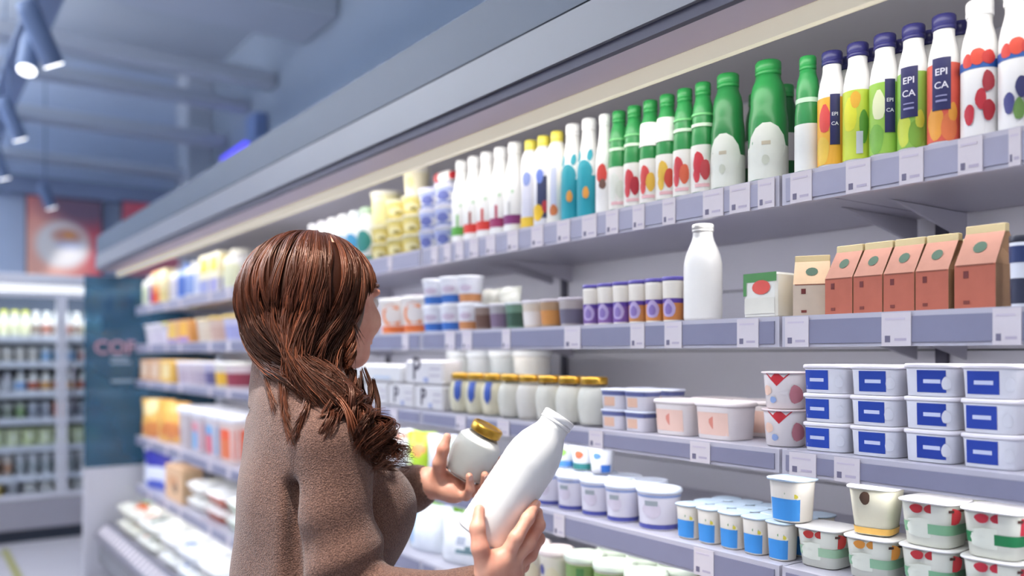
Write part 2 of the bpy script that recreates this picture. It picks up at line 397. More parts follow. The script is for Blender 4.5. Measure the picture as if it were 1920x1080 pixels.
poster(229, 380, 386, 520, 'red wall poster partly hidden behind the case canopy', False)
b = MB(); b.box((XF + .001, 2.17, 2.25), (XF + .08, 2.36, 3.2), mat('#4d8794', .7)); struct('trim_9', b, 'teal strip on the far wall between the posters')

M_SPOT = mat('#6b7d9f', .45, name='spot_housing', var=.05)
M_SPOTG = mat('#ffffff', .4, emit=4.0, name='spot_lens', var=0)
def spot(px, py, h, aim, label, r=.055, L=.26, power=30, top_z=3.548):
    Z = h * FPX / (HZ - py); p = W(px, py, Z)
    t = thing('track_spotlight', p, label, 'spotlight', 'track spotlights under the ceiling')
    a = Vector(aim).normalized()                      # light direction
    q = a.to_track_quat('-Z', 'Y').to_matrix().to_4x4()
    b = MB(); b.loft([(r * .9, .004), (r, .02), (r, L * .85), (r * .85, L), (r * .4, L + .01)], M_SPOT, 16); o = b.build('housing', t); o.matrix_local = q
    b = MB(); b.loft([(r * .86, -.004), (r * .88, .0035)], M_SPOTG, 16); o = b.build('lens', t, 'bright white lens'); o.matrix_local = q
    top = -a * (L * .6)
    b = MB(); b.tube([top + Vector((0, 0, r * .9)), (top.x, top.y, top_z - p.z)], .008, M_SPOT); b.build('stem', t)
    l = bpy.data.lights.new('spot', 'SPOT'); l.energy = power; l.spot_size = math.radians(70); l.spot_blend = .5; l.shadow_soft_size = .05
    lo = bpy.data.objects.new('spot_light', l); COL.objects.link(lo); lo.parent = t; lo.matrix_local = Matrix.Translation(a * .02) @ q
spot(50, 132, 1.60, (.35, -.15, -.85), 'spotlight with the largest bright lens, near top left corner')
spot(101, 123, 1.62, (-.18, .42, -.85), 'dark spotlight tilted right, beside the brightest lens at top left', .06, .34)
spot(38, 262, 1.60, (-.2, .38, -.85), 'spotlight hanging below the top left pair, above the poster side', .055, .30)
spot(8, 335, 1.60, (-.2, .3, -.85), 'spotlight at the very left edge of the picture')
spot(97, 390, 1.60, (-.2, .4, -.85), 'farthest spotlight, hanging in front of the plate poster', .06, top_z=ZC)
def shopper_fill_spot():                                   # unseen head added to light the shopper's shoulder, hair and hand
    p = Vector((-1.12, .14, 3.25)); a = (Vector((-1.22, .62, 1.22)) - p).normalized()
    t = thing('track_spotlight', p, 'fill spotlight added above the shopper, outside the top of the picture', 'spotlight', 'track spotlights under the ceiling')
    q = a.to_track_quat('-Z', 'Y').to_matrix().to_4x4(); r, L = .055, .26
    b = MB(); b.loft([(r * .9, .004), (r, .02), (r, L * .85), (r * .85, L), (r * .4, L + .01)], M_SPOT, 16); o = b.build('housing', t); o.matrix_local = q
    b = MB(); b.loft([(r * .86, -.004), (r * .88, .0035)], M_SPOTG, 16); o = b.build('lens', t, 'bright white lens'); o.matrix_local = q
    top = -a * (L * .6); b = MB(); b.tube([top + Vector((0, 0, r * .9)), (top.x, top.y, ZC - p.z)], .008, M_SPOT); b.build('stem', t)
    l = bpy.data.lights.new('spot', 'SPOT'); l.energy = 520; l.spot_size = math.radians(36); l.spot_blend = 1.0; l.shadow_soft_size = .06; l.color = (1, .96, .92)
    lo = bpy.data.objects.new('spot_light', l); COL.objects.link(lo); lo.parent = t; lo.matrix_local = Matrix.Translation(a * .02) @ q
shopper_fill_spot()
def track():
    for (x0, x1, y, lab) in ((-10.8, -4.2, .70, 'dark lighting track running along the aisle at upper left'),):
        t = thing('lighting_track', (x0, y, 3.55), lab, 'track')
        b = MB(); b.box((0, -.09, 0), (x1 - x0, .09, .03), M_SPOT); b.build('rail', t)
        for q in range(4):
            b = MB(); b.tube([(1 + q * 1.5, 0, .028), (1 + q * 1.5, 0, ZC - 3.55)], .006, M_SPOT); b.build('suspension_rod', t)
track()
def violet():
    y = YR - .06
    s0, s1 = sat(424, y), sat(474, y); Z = depth(450, y); z0 = H((HZ - 300) / FPX * depth(424, y)); 
    t = thing('violet_tube_lamp', (-s0, y, z0), 'glowing blue violet tube lamp on the wall above the case', 'lamp')
    b = MB(); b.tube([(0, -.03, 0), (s0 - s1, -.03, .02)], .035, mat('#5a52ff', .5, emit=1.6, name='violet_tube', var=0), 10); b.build('tube', t)
    b = MB(); b.cbox((s0 - s1 + .01, -.08, .0), (s0 - s1 + .30, .055, .26), mat('#7388b4', .6), .01); b.build('ballast_box', t)
    b = MB(); b.box((-.04, .006, -.05), (s0 - s1 + .005, .055, .07), mat('#8291ae', .6)); b.build('mount', t)
violet()
# ------------------------------------------------------------------ product builder
ORD = ['first', 'second', 'third', 'fourth', 'fifth', 'sixth', 'seventh', 'eighth', 'ninth', 'tenth', 'eleventh', 'twelfth', 'thirteenth', 'fourteenth', 'fifteenth', 'sixteenth']
def plastic(c, rough=.38): return mat(c, rough, coat=.15, var=.03, scale=30)
def rad_at(prof, z):
    for (r0, z0), (r1, z1) in zip(prof, prof[1:]):
        if z0 <= z <= z1 and z1 > z0: return r0 + (r1 - r0) * (z - z0) / (z1 - z0)
    return prof[-1][0] if z >= prof[-1][1] else prof[1][0]
def prints(prof, h, r, ops, e=2.0, asp=1.0, seg=20):
    """flat print on a lofted body; z given in parts of h, x in parts of r"""
    b = MB(); lev = 0
    for op in ops:
        lev += 1; eps = .0004 + .00022 * lev
        k = op[0]
        if k == 'skip': continue
        if k == 'band':                                   # whole loop z0..z1
            _, z0, z1, c = op[:4]; a0, a1 = (op[4], op[5]) if len(op) > 4 else (-PI, PI)
            n = max(3, int(seg * (a1 - a0) / (2 * PI))); vs = []; fs = []
            zs = [z0 * h] + [z for _, z in prof if z0 * h + 1e-5 < z < z1 * h - 1e-5] + [z1 * h]
            for z in zs:
                R = rad_at(prof, z) + eps
                for j in range(n + 1):
                    x, y = sup(a0 + (a1 - a0) * j / n, R, R * asp + eps * (1 - asp), e); vs.append((x, y, z))
            for q in range(len(zs) - 1):
                for j in range(n): fs.append((q*(n+1)+j, q*(n+1)+j+1, (q+1)*(n+1)+j+1, (q+1)*(n+1)+j))
            b.add(vs, fs, mat(c, .45, var=.04), True)
        else:
            ang = op[-1]                                   # turned to this angle
            def put(x, z):
                R = rad_at(prof, z) + eps; x = max(-.985 * R, min(.985 * R, x))
                y = -(R * asp) * (1 - abs(x / R) ** e) ** (1 / e)
                return (x * math.cos(ang) - y * math.sin(ang), x * math.sin(ang) + y * math.cos(ang), z)
            if k == 'ell':
                _, cx, cz, rx, rz, c = op[:6]
                vs = [put(cx * r, cz * h)]; fs = []; n = 14; f0 = cx * 7 + cz * 11
                wob = (lambda j: 1 + .05 * math.sin(3 * 2*PI*j/14 + f0) + .03 * math.sin(5 * 2*PI*j/14 + 2 * f0)) if rx < .7 else (lambda j: 1)
                for q in (.35, .7, 1):
                    for j in range(n): vs.append(put(cx * r + q * rx * r * wob(j) * math.cos(2*PI*j/n), min(h * .999, max(h * .001, cz * h + q * rz * h * wob(j) * math.sin(2*PI*j/n)))))
                for j in range(n): fs.append((0, 1 + j, 1 + (j + 1) % n))
                for q in range(2):
                    for j in range(n): fs.append((1+q*n+j, 1+(q+1)*n+j, 1+(q+1)*n+(j+1)%n, 1+q*n+(j+1)%n))
                b.add(vs, fs, mat(c, .45, var=.08), True)
            elif k == 'rect':
                _, x0, x1, z0, z1, c = op[:6]; n = 6; vs = []; fs = []
                zz = 3
                for q in range(zz + 1):
                    for j in range(n + 1): vs.append(put((x0 + (x1 - x0) * j / n) * r, (z0 + (z1 - z0) * q / zz) * h))
                for q in range(zz):
                    for j in range(n): fs.append((q*(n+1)+j, q*(n+1)+j+1, (q+1)*(n+1)+j+1, (q+1)*(n+1)+j))
                b.add(vs, fs, mat(c, .45, var=.04), True)
            elif k == 'tri':                                # triangle pointing down
                _, cx, z0, w, z1, c = op[:6]
                vs = [put((cx - w) * r, z1 * h), put(cx * r, z1 * h), put((cx + w) * r, z1 * h), put((cx + w * .5) * r, (z0 + z1) / 2 * h), put(cx * r, z0 * h), put((cx - w * .5) * r, (z0 + z1) / 2 * h)]
                b.add(vs, [(0, 5, 1), (5, 4, 1), (4, 3, 1), (3, 2, 1)], mat(c, .45, var=.05), True)
            elif k == 'text':
                _, t, cx, cz, sz, c = op[:6]
                v, f = text_tris(t, .012)
                b.add([put(cx * r + p[0] * sz * r, cz * h + p[1] * sz * r) for p in v], f, mat(c, .45, var=0))
    return b
def add_label(k, prof, h, r, ops, e=2.0, asp=1.0, seg=20):
    ops = list(ops); bands = [i for i, o in enumerate(ops) if o[0] == 'band']; main = list(ops); extra = []
    if len(bands) > 1:
        top = None
        for i in sorted(bands, key=lambda q: ops[q][1]):
            if top is not None and ops[i][1] > top + 1e-6 and not any(o[0] != 'band' and len(o) > 5 and (o[2] - o[4] if o[0] == 'ell' else o[3] if o[0] == 'rect' else 1) < top and (o[2] + o[4] if o[0] == 'ell' else o[4] if o[0] == 'rect' else 0) > ops[i][1] for o in ops):
                extra.append(i); main[i] = ('skip',)
            else: top = max(top or 0, ops[i][2])
    k.add('label', prints(prof, h, r, main, e, asp, seg))
    for i in extra: k.add('label_band', prints(prof, h, r, [o if j == i else ('skip',) for j, o in enumerate(ops)], e, asp, seg))
class Kind:
    def __init__(s, name): s.name = name; s.parts = []       # (part name, mesh, parent index, label)
    def add(s, name, b, parent=None, label=None):
        if len(b.v): s.parts.append((name, b.mesh(name), parent, label))
        return len(s.parts) - 1
def spawn(kind, loc, label, cat, group=None, rz=0.0, mtx=None):
    t = thing(kind.name, loc, label, cat, group, rz)
    if mtx is not None: t.matrix_world = mtx
    os = []
    for name, me, par, lab in kind.parts:
        os.append(obj(name, me, os[par] if par is not None else t, lab))
    return t
PROF = {
 'drink': [(.84, 0), (.96, .015), (1, .04), (1, .60), (.97, .66), (.86, .735), (.72, .80), (.655, .84), (.655, .89)],
 'kefir': [(.86, 0), (.97, .015), (1, .04), (1, .50), (.97, .55), (.92, .60), (.895, .64), (.895, .68), (.88, .74), (.80, .80), (.66, .85), (.62, .89)],
 'milk': [(.86, 0), (.97, .015), (1, .035), (1, .52), (.985, .60), (.90, .68), (.74, .76), (.58, .83), (.52, .88), (.51, .925)],
 'slim': [(.86, 0), (.97, .015), (1, .04), (1, .48), (.96, .56), (.82, .66), (.68, .75), (.60, .83), (.58, .90)],
 'jug': [(.9, 0), (.98, .012), (1, .03)] + [(1 - .012 * (q % 2), .06 + q * .02) for q in range(27)] + [(1, .62), (.965, .69), (.86, .77), (.70, .835), (.60, .87), (.57, .90), (.57, .935)],
 'tall': [(.9, 0), (1, .03), (1, .72), (.93, .80), (.75, .86), (.6, .89)],
}
CAPS = {'jug': (.61, .93, 1), 'drink': (.74, .885, 1), 'kefir': (.66, .885, 1), 'milk': (.56, .92, 1), 'slim': (.62, .885, 1), 'tall': (.62, .87, 1)}
def bottle(r, h, style, body, cap, ops, name='drink_bottle', seg=20, bodymat=None):
    k = Kind(name); prof = [(a * r, z * h) for a, z in PROF[style]]
    b = MB(); b.loft(prof, bodymat or plastic(body), seg); k.add('body', b)
    cr, c0, c1 = CAPS[style]
    b = MB(); cr *= r; c0 *= h; c1 *= h; d = c1 - c0
    b.loft([(cr * .96, c0 + .0004), (cr, c0 + d * .12), (cr, c0 + d * .3), (cr * .95, c0 + d * .32), (cr * .95, c0 + d * .36), (cr, c0 + d * .40), (cr, c0 + d * .9), (cr * .92, c1)], plastic(cap, .42), seg); k.add('cap', b)
    add_label(k, prof, h, r, ops, seg=seg)
    k.w = 2 * r; k.h = h
    return k
def tub(r, h, body, lid, ops, e=2.0, asp=1.0, name='yogurt_cup', lidh=.10, taper=.80, seg=20, bodymat=None, lidmat=None, over=1.05):
    k = Kind(name); lh = lidh * h; z1 = h - lh
    R = r / over
    prof = [(R * taper, 0), (R * (taper + .02), z1 * .02), (R * .97, z1 * .93), (R * 1.0, z1)]
    b = MB(); b.loft(prof, bodymat or plastic(body), seg, e, asp); k.add('cup', b)
    b = MB(); b.loft([(r * .985, z1 + .0003), (r, z1 + lh * .2), (r, z1 + lh * .75), (r * .95, h), (r * .85, h), (r * .82, h - lh * .25)], lidmat or plastic(lid), seg, e, asp); k.add('lid', b)
    add_label(k, prof, h, R, ops, e, asp, seg); k.w = 2 * r; k.h = h
    return k
def foilcup(r, h, body, foil, ops, e=2.0, asp=1.0, name='yogurt_cup', taper=.8, seg=20, tab=True):
    k = Kind(name); R = r * .93
    prof = [(R * taper * .9, 0), (R * taper, h * .03), (R * .96, h * .9), (R * .97, h * .955)]
    b = MB(); b.loft(prof, plastic(body), seg, e, asp); k.add('cup', b)
    b = MB(); b.loft([(r * .99, h * .956), (r, h * .985), (r * .985, h)], mat(foil, .3, metal=.15, var=.08, scale=60), seg, max(e, 3.2 if tab else 2), asp); k.add('foil_lid', b)
    add_label(k, prof, h, R, ops, e, asp, seg); k.w = 2 * r; k.h = h
    return k
M_GLASS = mat('#fbfdfc', .03, trans=1.0, name='jar_glass', var=0, ior=1.08)
M_GOLD = mat('#c79a3c', .28, metal=.85, name='gold_lid', var=.08, scale=50)
def jar(r, h, fill='#e9e6d8', tagc=None, name='yogurt_jar', seg=22, lidmat=None, lidr=.84):
    k = Kind(name)
    pr = [(.70, 0), (.80, .02), (.86, .10), (1, .38), (1, .55), (.93, .68), (.80, .78), (.76, .82), (.76, .845)]
    if lidr < .8: pr[-3:] = [(.70, .78), (lidr - .06, .82), (lidr - .06, .845)]
    prof = [(a * r, z * h) for a, z in pr]
    b = MB(); b.loft([(a * r * .965, .004 + z * h * .97) for a, z in pr[:-2]], mat(fill, .5, var=.05, scale=60), seg); k.add('contents', b)
    b = MB(); b.loft(prof, M_GLASS, seg); k.add('glass', b)
    L = lidr * r; b = MB(); b.loft([(L * .97, h * .846), (L, h * .86), (L, h * .97), (L * .94, h), (L * .8, h), (L * .77, h * .985)], lidmat or M_GOLD, 28); k.add('lid', b)
    if tagc:
        k.add('paper_tag', prints(prof, h, r, [('rect', -.28, .28, .42, .80, tagc, .5), ('tri', 0, .28, .28, .42, tagc, .5)], seg=seg), None, 'blue paper tag')
    k.w = 2 * r; k.h = h
    return k
def gable(w, d, h, front, side, top, low, name='gable_carton'):
    k = Kind(name); b = MB(); x, y = w / 2, d / 2; zb = h * .52
    mf, ms = mat(front, .7, var=.12, scale=50, bump=.15), mat(side, .7, var=.08, scale=50)
    b.add([(-x,-y,0),(x,-y,0),(x,-y,zb),(-x,-y,zb)], [(0,1,2,3)], mat(low, .7, var=.12, scale=40))
    b.add([(x,-y,0),(x,y,0),(x,y,zb),(x,-y,zb),(-x,y,0),(-x,-y,0),(-x,-y,zb),(-x,y,zb)], [(0,1,2,3),(4,5,6,7),(1,4,7,2),(0,5,4,1)], ms)
    zr = h * .93; q = y * .12
    b.add([(-x,-y,zb),(x,-y,zb),(x*.96,-q,zr),(-x*.96,-q,zr)], [(0,1,2,3)], mf)
    b.add([(x,y,zb),(-x,y,zb),(-x*.96,q,zr),(x*.96,q,zr)], [(0,1,2,3)], ms)
    for sg in (1, -1):
        v = [(sg*x,-y,zb),(sg*x,y,zb),(sg*x*.96,q,zr),(sg*x*.96,-q,zr),(sg*x*.72,0,zb+(zr-zb)*.5)]
        f = [(0,1,4),(1,2,4),(2,3,4),(3,0,4)]; b.add(v, f if sg > 0 else [t[::-1] for t in f], ms)
    k.add('carton', b)
    b = MB(); b.cbox((-x*.97, -q - .002, zr - .004), (x*.97, q + .002, h), mat(top, .7, var=.08), .001); k.add('top_fold', b)
    b = MB(); ta = math.atan2(y - q, zr - zb)
    def pt(u, v): return (u, -y + v * (y - q) - .0006, zb + v * (zr - zb) + .0004)
    n = 12; vs = [pt(0, .5)] + [pt(w*.17*math.cos(2*PI*j/n), .5 + .17*math.sin(2*PI*j/n)) for j in range(n)]
    b.add(vs, [(0, 1+j, 1+(j+1)%n) for j in range(n)], mat('#47614e', .6))
    b.box((-x*.55, -y-.0006, zb*.70), (-x*.30, -y-.0002, zb*.86), mat('#6d2f2c', .6)); b.box((-x*.55, -y-.0006, zb*.12), (-x*.25, -y-.0002, zb*.2), mat('#7d3c34', .6))
    b.box((-x*.9, -y-.0006, zb*.97), (x*.9, -y-.0002, zb*1.0), mat('#8c5240', .6)); k.add('print', b)
    k.w = w; k.h = h; k.d = d * 1.03
    return k
def pack(w, d, h, col, ops, name='carton_pack', lid=None, c=.004):
    """box pack; ops: (x0,x1,z0,z1,colour[,face]) in parts, face f/s/t"""
    k = Kind(name); b = MB(); b.cbox((-w/2,-d/2,0),(w/2,d/2,h), mat(col, .5, var=.05, scale=40), c); k.add('body', b)
    b = MB(); lev = 0
    for op in ops:
        lev += 1; e = .0005 + lev * .0003; x0, x1, z0, z1, cc = op[:5]; f = op[5] if len(op) > 5 else 'f'
        m = mat(cc, .5, var=.06)
        if f == 'f': b.add([(x0*w/2,-d/2-e,z0*h),(x1*w/2,-d/2-e,z0*h),(x1*w/2,-d/2-e,z1*h),(x0*w/2,-d/2-e,z1*h)], [(0,1,2,3)], m)
        elif f == 's': b.add([(w/2+e,x0*d/2,z0*h),(w/2+e,x1*d/2,z0*h),(w/2+e,x1*d/2,z1*h),(w/2+e,x0*d/2,z1*h)], [(0,1,2,3)], m)
        elif f == 'o':
            n = 14; cx, cz, rx, rz = x0*w/2, z0*h, x1*w/2, z1*h
            b.add([(cx,-d/2-e,cz)] + [(cx+rx*math.cos(2*PI*j/n),-d/2-e,cz+rz*math.sin(2*PI*j/n)) for j in range(n)], [(0,1+j,1+(j+1)%n) for j in range(n)], m)
        elif f.startswith('T:'):
            v, t = text_tris(f[2:], .02); b.add([(x0*w/2 + p[0]*x1*w, -d/2-e, z0*h + p[1]*x1*w) for p in v], t, m)
    k.add('print', b); 
    if lid:
        b = MB(); b.cbox((-w/2-.002,-d/2-.002,h*.9),(w/2+.002,d/2+.002,h+.001), plastic(lid), .003); k.add('lid', b)
    k.w = w; k.h = h; k.d = d * 1.03
    return k
def bag(w, h, t, col, spots, name='food_pouch', seed=1, lean=0.0):
    rnd = random.Random(seed); k = Kind(name); nx, nz = 10, 12
    ph = [rnd.random() * 6 for _ in range(4)]
    def P(i, j, sg):
        u = i / nx * 2 - 1; v = j / nz
        th = t / 2 * (1 - abs(u) ** 3) * (math.sin(PI * min(1, (v * .93 + .12))) ** .6 if v < .93 else .04) * (1.15 - .5 * v)
        th = max(th, .0012)
        wr = .0025 * math.sin(7 * u + ph[0] + 5 * v) * math.sin(9 * v + ph[1]) * (1 if 0 < v < .95 and abs(u) < .95 else 0)
        x = u * w / 2 * (1 - .06 * math.sin(PI * v)) ; z = v * h + .004 * math.sin(5 * u + ph[2]) * v
        if j == 0: z = .0005
        return (x, sg * (-th) - wr * (sg > 0) + lean * v * h * .6, z)
    b = MB()
    def spotcol(i, j):
        u = (i + .5) / nx * 2 - 1; v = (j + .5) / nz
        for cx, cz, rx, rz, c in spots:
            if ((u - cx) / rx) ** 2 + ((v - cz) / rz) ** 2 < 1: return c
        return col
    for sg in (1, -1):
        vs = [P(i, j, sg) for j in range(nz + 1) for i in range(nx + 1)]
        byc = {}
        for j in range(nz):
            for i in range(nx):
                q = (j*(nx+1)+i, j*(nx+1)+i+1, (j+1)*(nx+1)+i+1, (j+1)*(nx+1)+i)
                byc.setdefault(spotcol(i, j), []).append(q if sg > 0 else q[::-1])
        for c, fs in byc.items(): b.add(vs, fs, mat(c, .3, coat=.3, var=.08, scale=40), True)
    # close the sides
    k.add('film', b)
    b = MB(); b.box((-w*.46, -.001 + lean*h*.6, h*.965), (w*.46, .001 + lean*h*.6, h*1.01), mat(col, .35, var=.05)); k.add('top_seal', b)
    k.w = w; k.h = h; k.d = t * 1.1
    return k
def traypack(w, d, h, tray, film, spots, name='food_tray', seed=1):
    rnd = random.Random(seed); k = Kind(name); b = MB()
    prof = [(w/2*.82, 0), (w/2*.9, h*.3), (w/2*.98, h*.5), (w/2, h*.53)]
    b.loft(prof, plastic(tray), 20, 5, d / w); k.add('tray', b)
    n = 10; vs = []; fs = []
    for j in range(n + 1):
        for i in range(n + 1):
            u, v = i/n*2-1, j/n*2-1
            vs.append((u*w/2*.95, v*d/2*.95, h*.535 + h*.46*((1-u**4)*(1-v**4))*(.75+.25*math.sin(4*u+seed)*math.cos(5*v+seed))))
    byc = {}
    for j in range(n):
        for i in range(n):
            u, v = (i+.5)/n*2-1, (j+.5)/n*2-1; c = film
            for cx, cy, rx, ry, cc in spots:
                if ((u-cx)/rx)**2 + ((v-cy)/ry)**2 < 1: c = cc
            byc.setdefault(c, []).append((j*(n+1)+i, j*(n+1)+i+1, (j+1)*(n+1)+i+1, (j+1)*(n+1)+i))
    b = MB()
    for c, f in byc.items(): b.add(vs, f, mat(c, .25, coat=.4, var=.08, scale=40), True)
    k.add('film_top', b); k.w = w; k.h = h; k.d = d
    return k

# ------------------------------------------------------------------ rows of products
NROW = 0
def row(h, px0, px1, n, ytop, makers, desc, place, cat, group, back=0, levels=1, nf=DF + .012, ang=None, backdesc=None, hh=None, gap=.96, order=None, nudge=0.0, skip=()):
    """n things side by side between two image columns on a shelf of height h; makers(r, height) are cycled"""
    if not isinstance(makers, (list, tuple)): makers = [makers]
    r = .03
    for _ in range(6):
        q_ = nf + min(r, .035); s0, s1 = min(sat(px0, q_), 5.93), sat(px1, q_); r = (s0 - s1) / n / 2 * gap
    rr = (s0 - s1) / n / 2
    if hh is None:
        pc = (px0 + px1) / 2; hh = ((HZ - ytop) / FPX * depth(pc, nf + r) - h) / levels
    kinds = [mk(r, hh) for mk in makers]
    if len(kinds) == 1 and isinstance(desc, str): desc = [desc]
    if isinstance(desc, str): desc = [desc] * len(kinds)
    dy = max(getattr(k, 'd', k.w) for k in kinds)
    multi = {}
    for q in range(back + 1):
        for i in range(n):
            for lv in range(levels):
                if (q, i, lv) in skip: continue
                K = kinds[(i if order is None else order[i]) % len(kinds)]; D = desc[(i if order is None else order[i]) % len(kinds)]
                x = -(s0 - rr * (2 * i + 1)); y = nf + dy / 2 + q * dy * 1.03 + (nudge if q else 0)
                z = H(h) + .0008 + lv * (hh + .0006)
                bits = []
                lab = D
                if n > 1: lab += ', ' + ('leftmost' if i == 0 else 'rightmost' if i == n - 1 else ORD[i] + ' from left')
                if levels == 2: lab += (', lower' if lv == 0 else ', upper')
                if levels == 3: lab += (', bottom layer', ', middle layer', ', top layer')[lv]
                lab += ', ' + (('back of ' if q == 1 else 'far back of ') if q else '') + place
                a = random.uniform(-.12, .12) if ang is None else ang + random.uniform(-.05, .05) * (ang != 0)
                if ang is None and 'pack' in K.name: a = 0
                spawn(K, (x, y, z), lab, cat, group, a)
    return r, hh

# ---- top shelf, from the right (near) to the left (far)
NAVY = '#2b2c5e'
def drinkA(ops, cap='#2e2d68'):
    return lambda r, h: bottle(r, h, 'drink', '#f1f0ef', cap, ops, 'drinking_yogurt_bottle')
def epica(c1, c2, c3, px=0):
    return [('band', .04, .62, c1), ('ell', -.35, .18, .5, .13, c2, 0.3), ('ell', .4, .14, .45, .11, c3, .35), ('ell', .1, .25, .3, .07, c2, .9),
            ('rect', -.52, .58, .27, .66, NAVY, .28), ('text', 'EPI', 0.03, .53, .62, '#e6e6f2', .28), ('text', 'CA', 0.03, .43, .62, '#e6e6f2', .28), ('rect', -.3, .38, .33, .345, '#9a9ac4', .28), ('rect', -.3, .38, .37, .38, '#9a9ac4', .28)]
def epicaS(c1, c2, c3):
    return [('band', .04, .60, c1), ('ell', -.3, .16, .55, .12, c2, .2), ('ell', -.2, .42, .45, .12, c3, .3), ('rect', -.05, .62, .20, .62, NAVY, .55), ('text', 'EPI', .28, .44, .36, '#e6e6f2', .55), ('text', 'CA', .28, .36, .36, '#e6e6f2', .55)]
def limeop():
    return [('band', .04, .60, '#c9d94a'), ('ell', -.2, .40, .5, .14, '#e3e23c', .3), ('ell', .1, .52, .35, .07, '#eab33a', .4), ('ell', .45, .30, .3, .14, '#5f9a3a', .6), ('rect', -.1, .35, .08, .26, '#c8ccd6', .65)]
row(H1, 1537, 1800, 5, None, [drinkA(epicaS('#f0b33e', '#e9c24a', '#e2504a')), drinkA(limeop()), drinkA(epicaS('#9ccb52', '#7db548', '#e7edc0')), drinkA(epica('#8fc050', '#c8d44a', '#7fae3f')), drinkA(epica('#e0604e', '#e9a03e', '#e37a4a'))],
    ['white drinking yogurt bottle with mango label', 'white drinking yogurt bottle with lime green label', 'white drinking yogurt bottle with green apple label', 'yogurt bottle with pear and big navy tag', 'yogurt bottle with peach and big navy tag'],
    'navy-capped row', 'bottle', 'navy-capped drinking yogurts', back=1, hh=.20)
def berry(fr):
    return lambda r, h: bottle(r, h, 'drink', '#f4f3f2', '#fbfbfb', [('band', .50, .56, '#2f62b0'), ('ell', -.45, .56, .28, .05, '#d8453c', .35), ('ell', .1, .58, .4, .06, '#e0523f', .35), ('ell', .6, .57, .3, .05, '#d23a35', .35)] +
        [('ell', x, z, .28, .075, c, .35) for x, z, c in fr], 'drinking_yogurt_bottle')
row(H1, 1803, 1948, 2, None, [berry([(-.35, .18, '#c2283a'), (.25, .28, '#c43440'), (.62, .2, '#b42a38'), (.6, .40, '#a8303c')]), berry([(-.3, .2, '#4a4b86'), (.3, .30, '#3c3d6e'), (.7, .22, '#57579a'), (.2, .15, '#6a8f4a')])],
    ['wide white yogurt bottle printed with raspberries', 'wide white yogurt bottle printed with blueberries'], 'right end of top shelf', 'bottle', 'berry yogurts', hh=.205)
GRN = '#2f8f4c'
def greenb(ops, body=GRN): return lambda r, h: bottle(r, h, 'kefir', body, '#2c9149', ops, 'kefir_bottle')
oval = [('band', .03, .30, '#e6e9df'), ('ell', 0, .30, .9, .18, '#e6e9df', .5), ('rect', -.25, .2, .3, .33, '#c9bfa8', .5), ('ell', -.05, .18, .2, .04, '#cfd3c2', .5)]
row(H1, 1494, 1536, 1, None, greenb([('band', .03, .42, '#eceeea'), ('band', .60, .64, '#bfe0c2')]), 'green kefir bottle with square white base label', 'just left of the navy-capped row', 'bottle', 'green kefir bottles', hh=.205)
row(H1, 1408, 1474, 1, None, greenb(oval, '#2a8a47'), 'large green kefir bottle with white oval label', 'beside an empty gap', 'bottle', 'green kefir bottles', hh=.225, gap=.9)
row(H1, 1340, 1391, 1, None, greenb(oval, '#287f43'), 'dark green kefir bottle with white oval label', 'right end of kefir row', 'bottle', 'green kefir bottles', hh=.225)
row(H1, 1394, 1500, 2, None, greenb([('band', .30, .55, '#e9e6ec')], '#1f6b39'), 'darker green kefir bottle with pale label', 'behind large green bottles', 'bottle', 'green kefir bottles', nf=DF + .135, hh=.215, gap=.75)
def fruit(c1, c2, mid=None):
    ops = [('band', .03, .44, '#efece6'), ('ell', -.15, .28, .5, .10, c1, .4), ('ell', .35, .22, .4, .09, c2, .45), ('ell', -.4, .18, .3, .07, c1, .5), ('rect', -.5, .7, .07, .10, '#e8b9bd', .45)]
    ops += [('band', .56, .78, '#f3f4f0')] if mid else [('band', .60, .63, '#cfe8cc'), ('band', .70, .72, '#6cbf77')]
    return greenb(ops)
row(H1, 1147, 1336, 6, None, [fruit('#e6e9df', '#dfe3d6'), fruit('#d2434a', '#b93440'), fruit('#d94d4a', '#e9b94a', 1), fruit('#e7bd4a', '#d2503f', 1), fruit('#d2434a', '#e06a4a'), fruit('#d33b46', '#c54b50')],
    ['dark green kefir bottle with plain pale base', 'green kefir bottle with red berry label', 'green kefir bottle with white middle and peach', 'green white-waisted kefir bottle with yellow fruit', 'green kefir bottle with strawberry label', 'green kefir bottle with cherry label'],
    'fruit kefir row', 'bottle', 'green kefir bottles', hh=.222)
row(H1, 1122, 1147, 1, None, lambda r, h: bottle(r, h, 'slim', '#f3f2f0', '#f8f8f8', [('ell', 0, .40, .6, .10, '#d2483e', .5), ('ell', .1, .3, .4, .05, '#7a5a50', .5)], 'milk_bottle'), 'slim white bottle with a red fruit print', 'between teal and green bottles', 'bottle', 'white milk bottles', hh=.225, gap=.95)
row(H1, 1060, 1121, 2, None, lambda r, h: bottle(r, h, 'slim', '#f4f4f2', '#fafafa', [('band', .02, .42, '#2b9fb0'), ('ell', 0, .46, .75, .12, '#2b9fb0', .4), ('ell', -.5, .62, .2, .06, '#2b9fb0', .4), ('ell', .5, .62, .2, .06, '#2b9fb0', .4), ('ell', .15, .25, .28, .06, '#e9a24a', .5)], 'milk_bottle'), 'white bottle with teal animal shaped print', 'top shelf', 'bottle', 'teal print bottles', hh=.23)
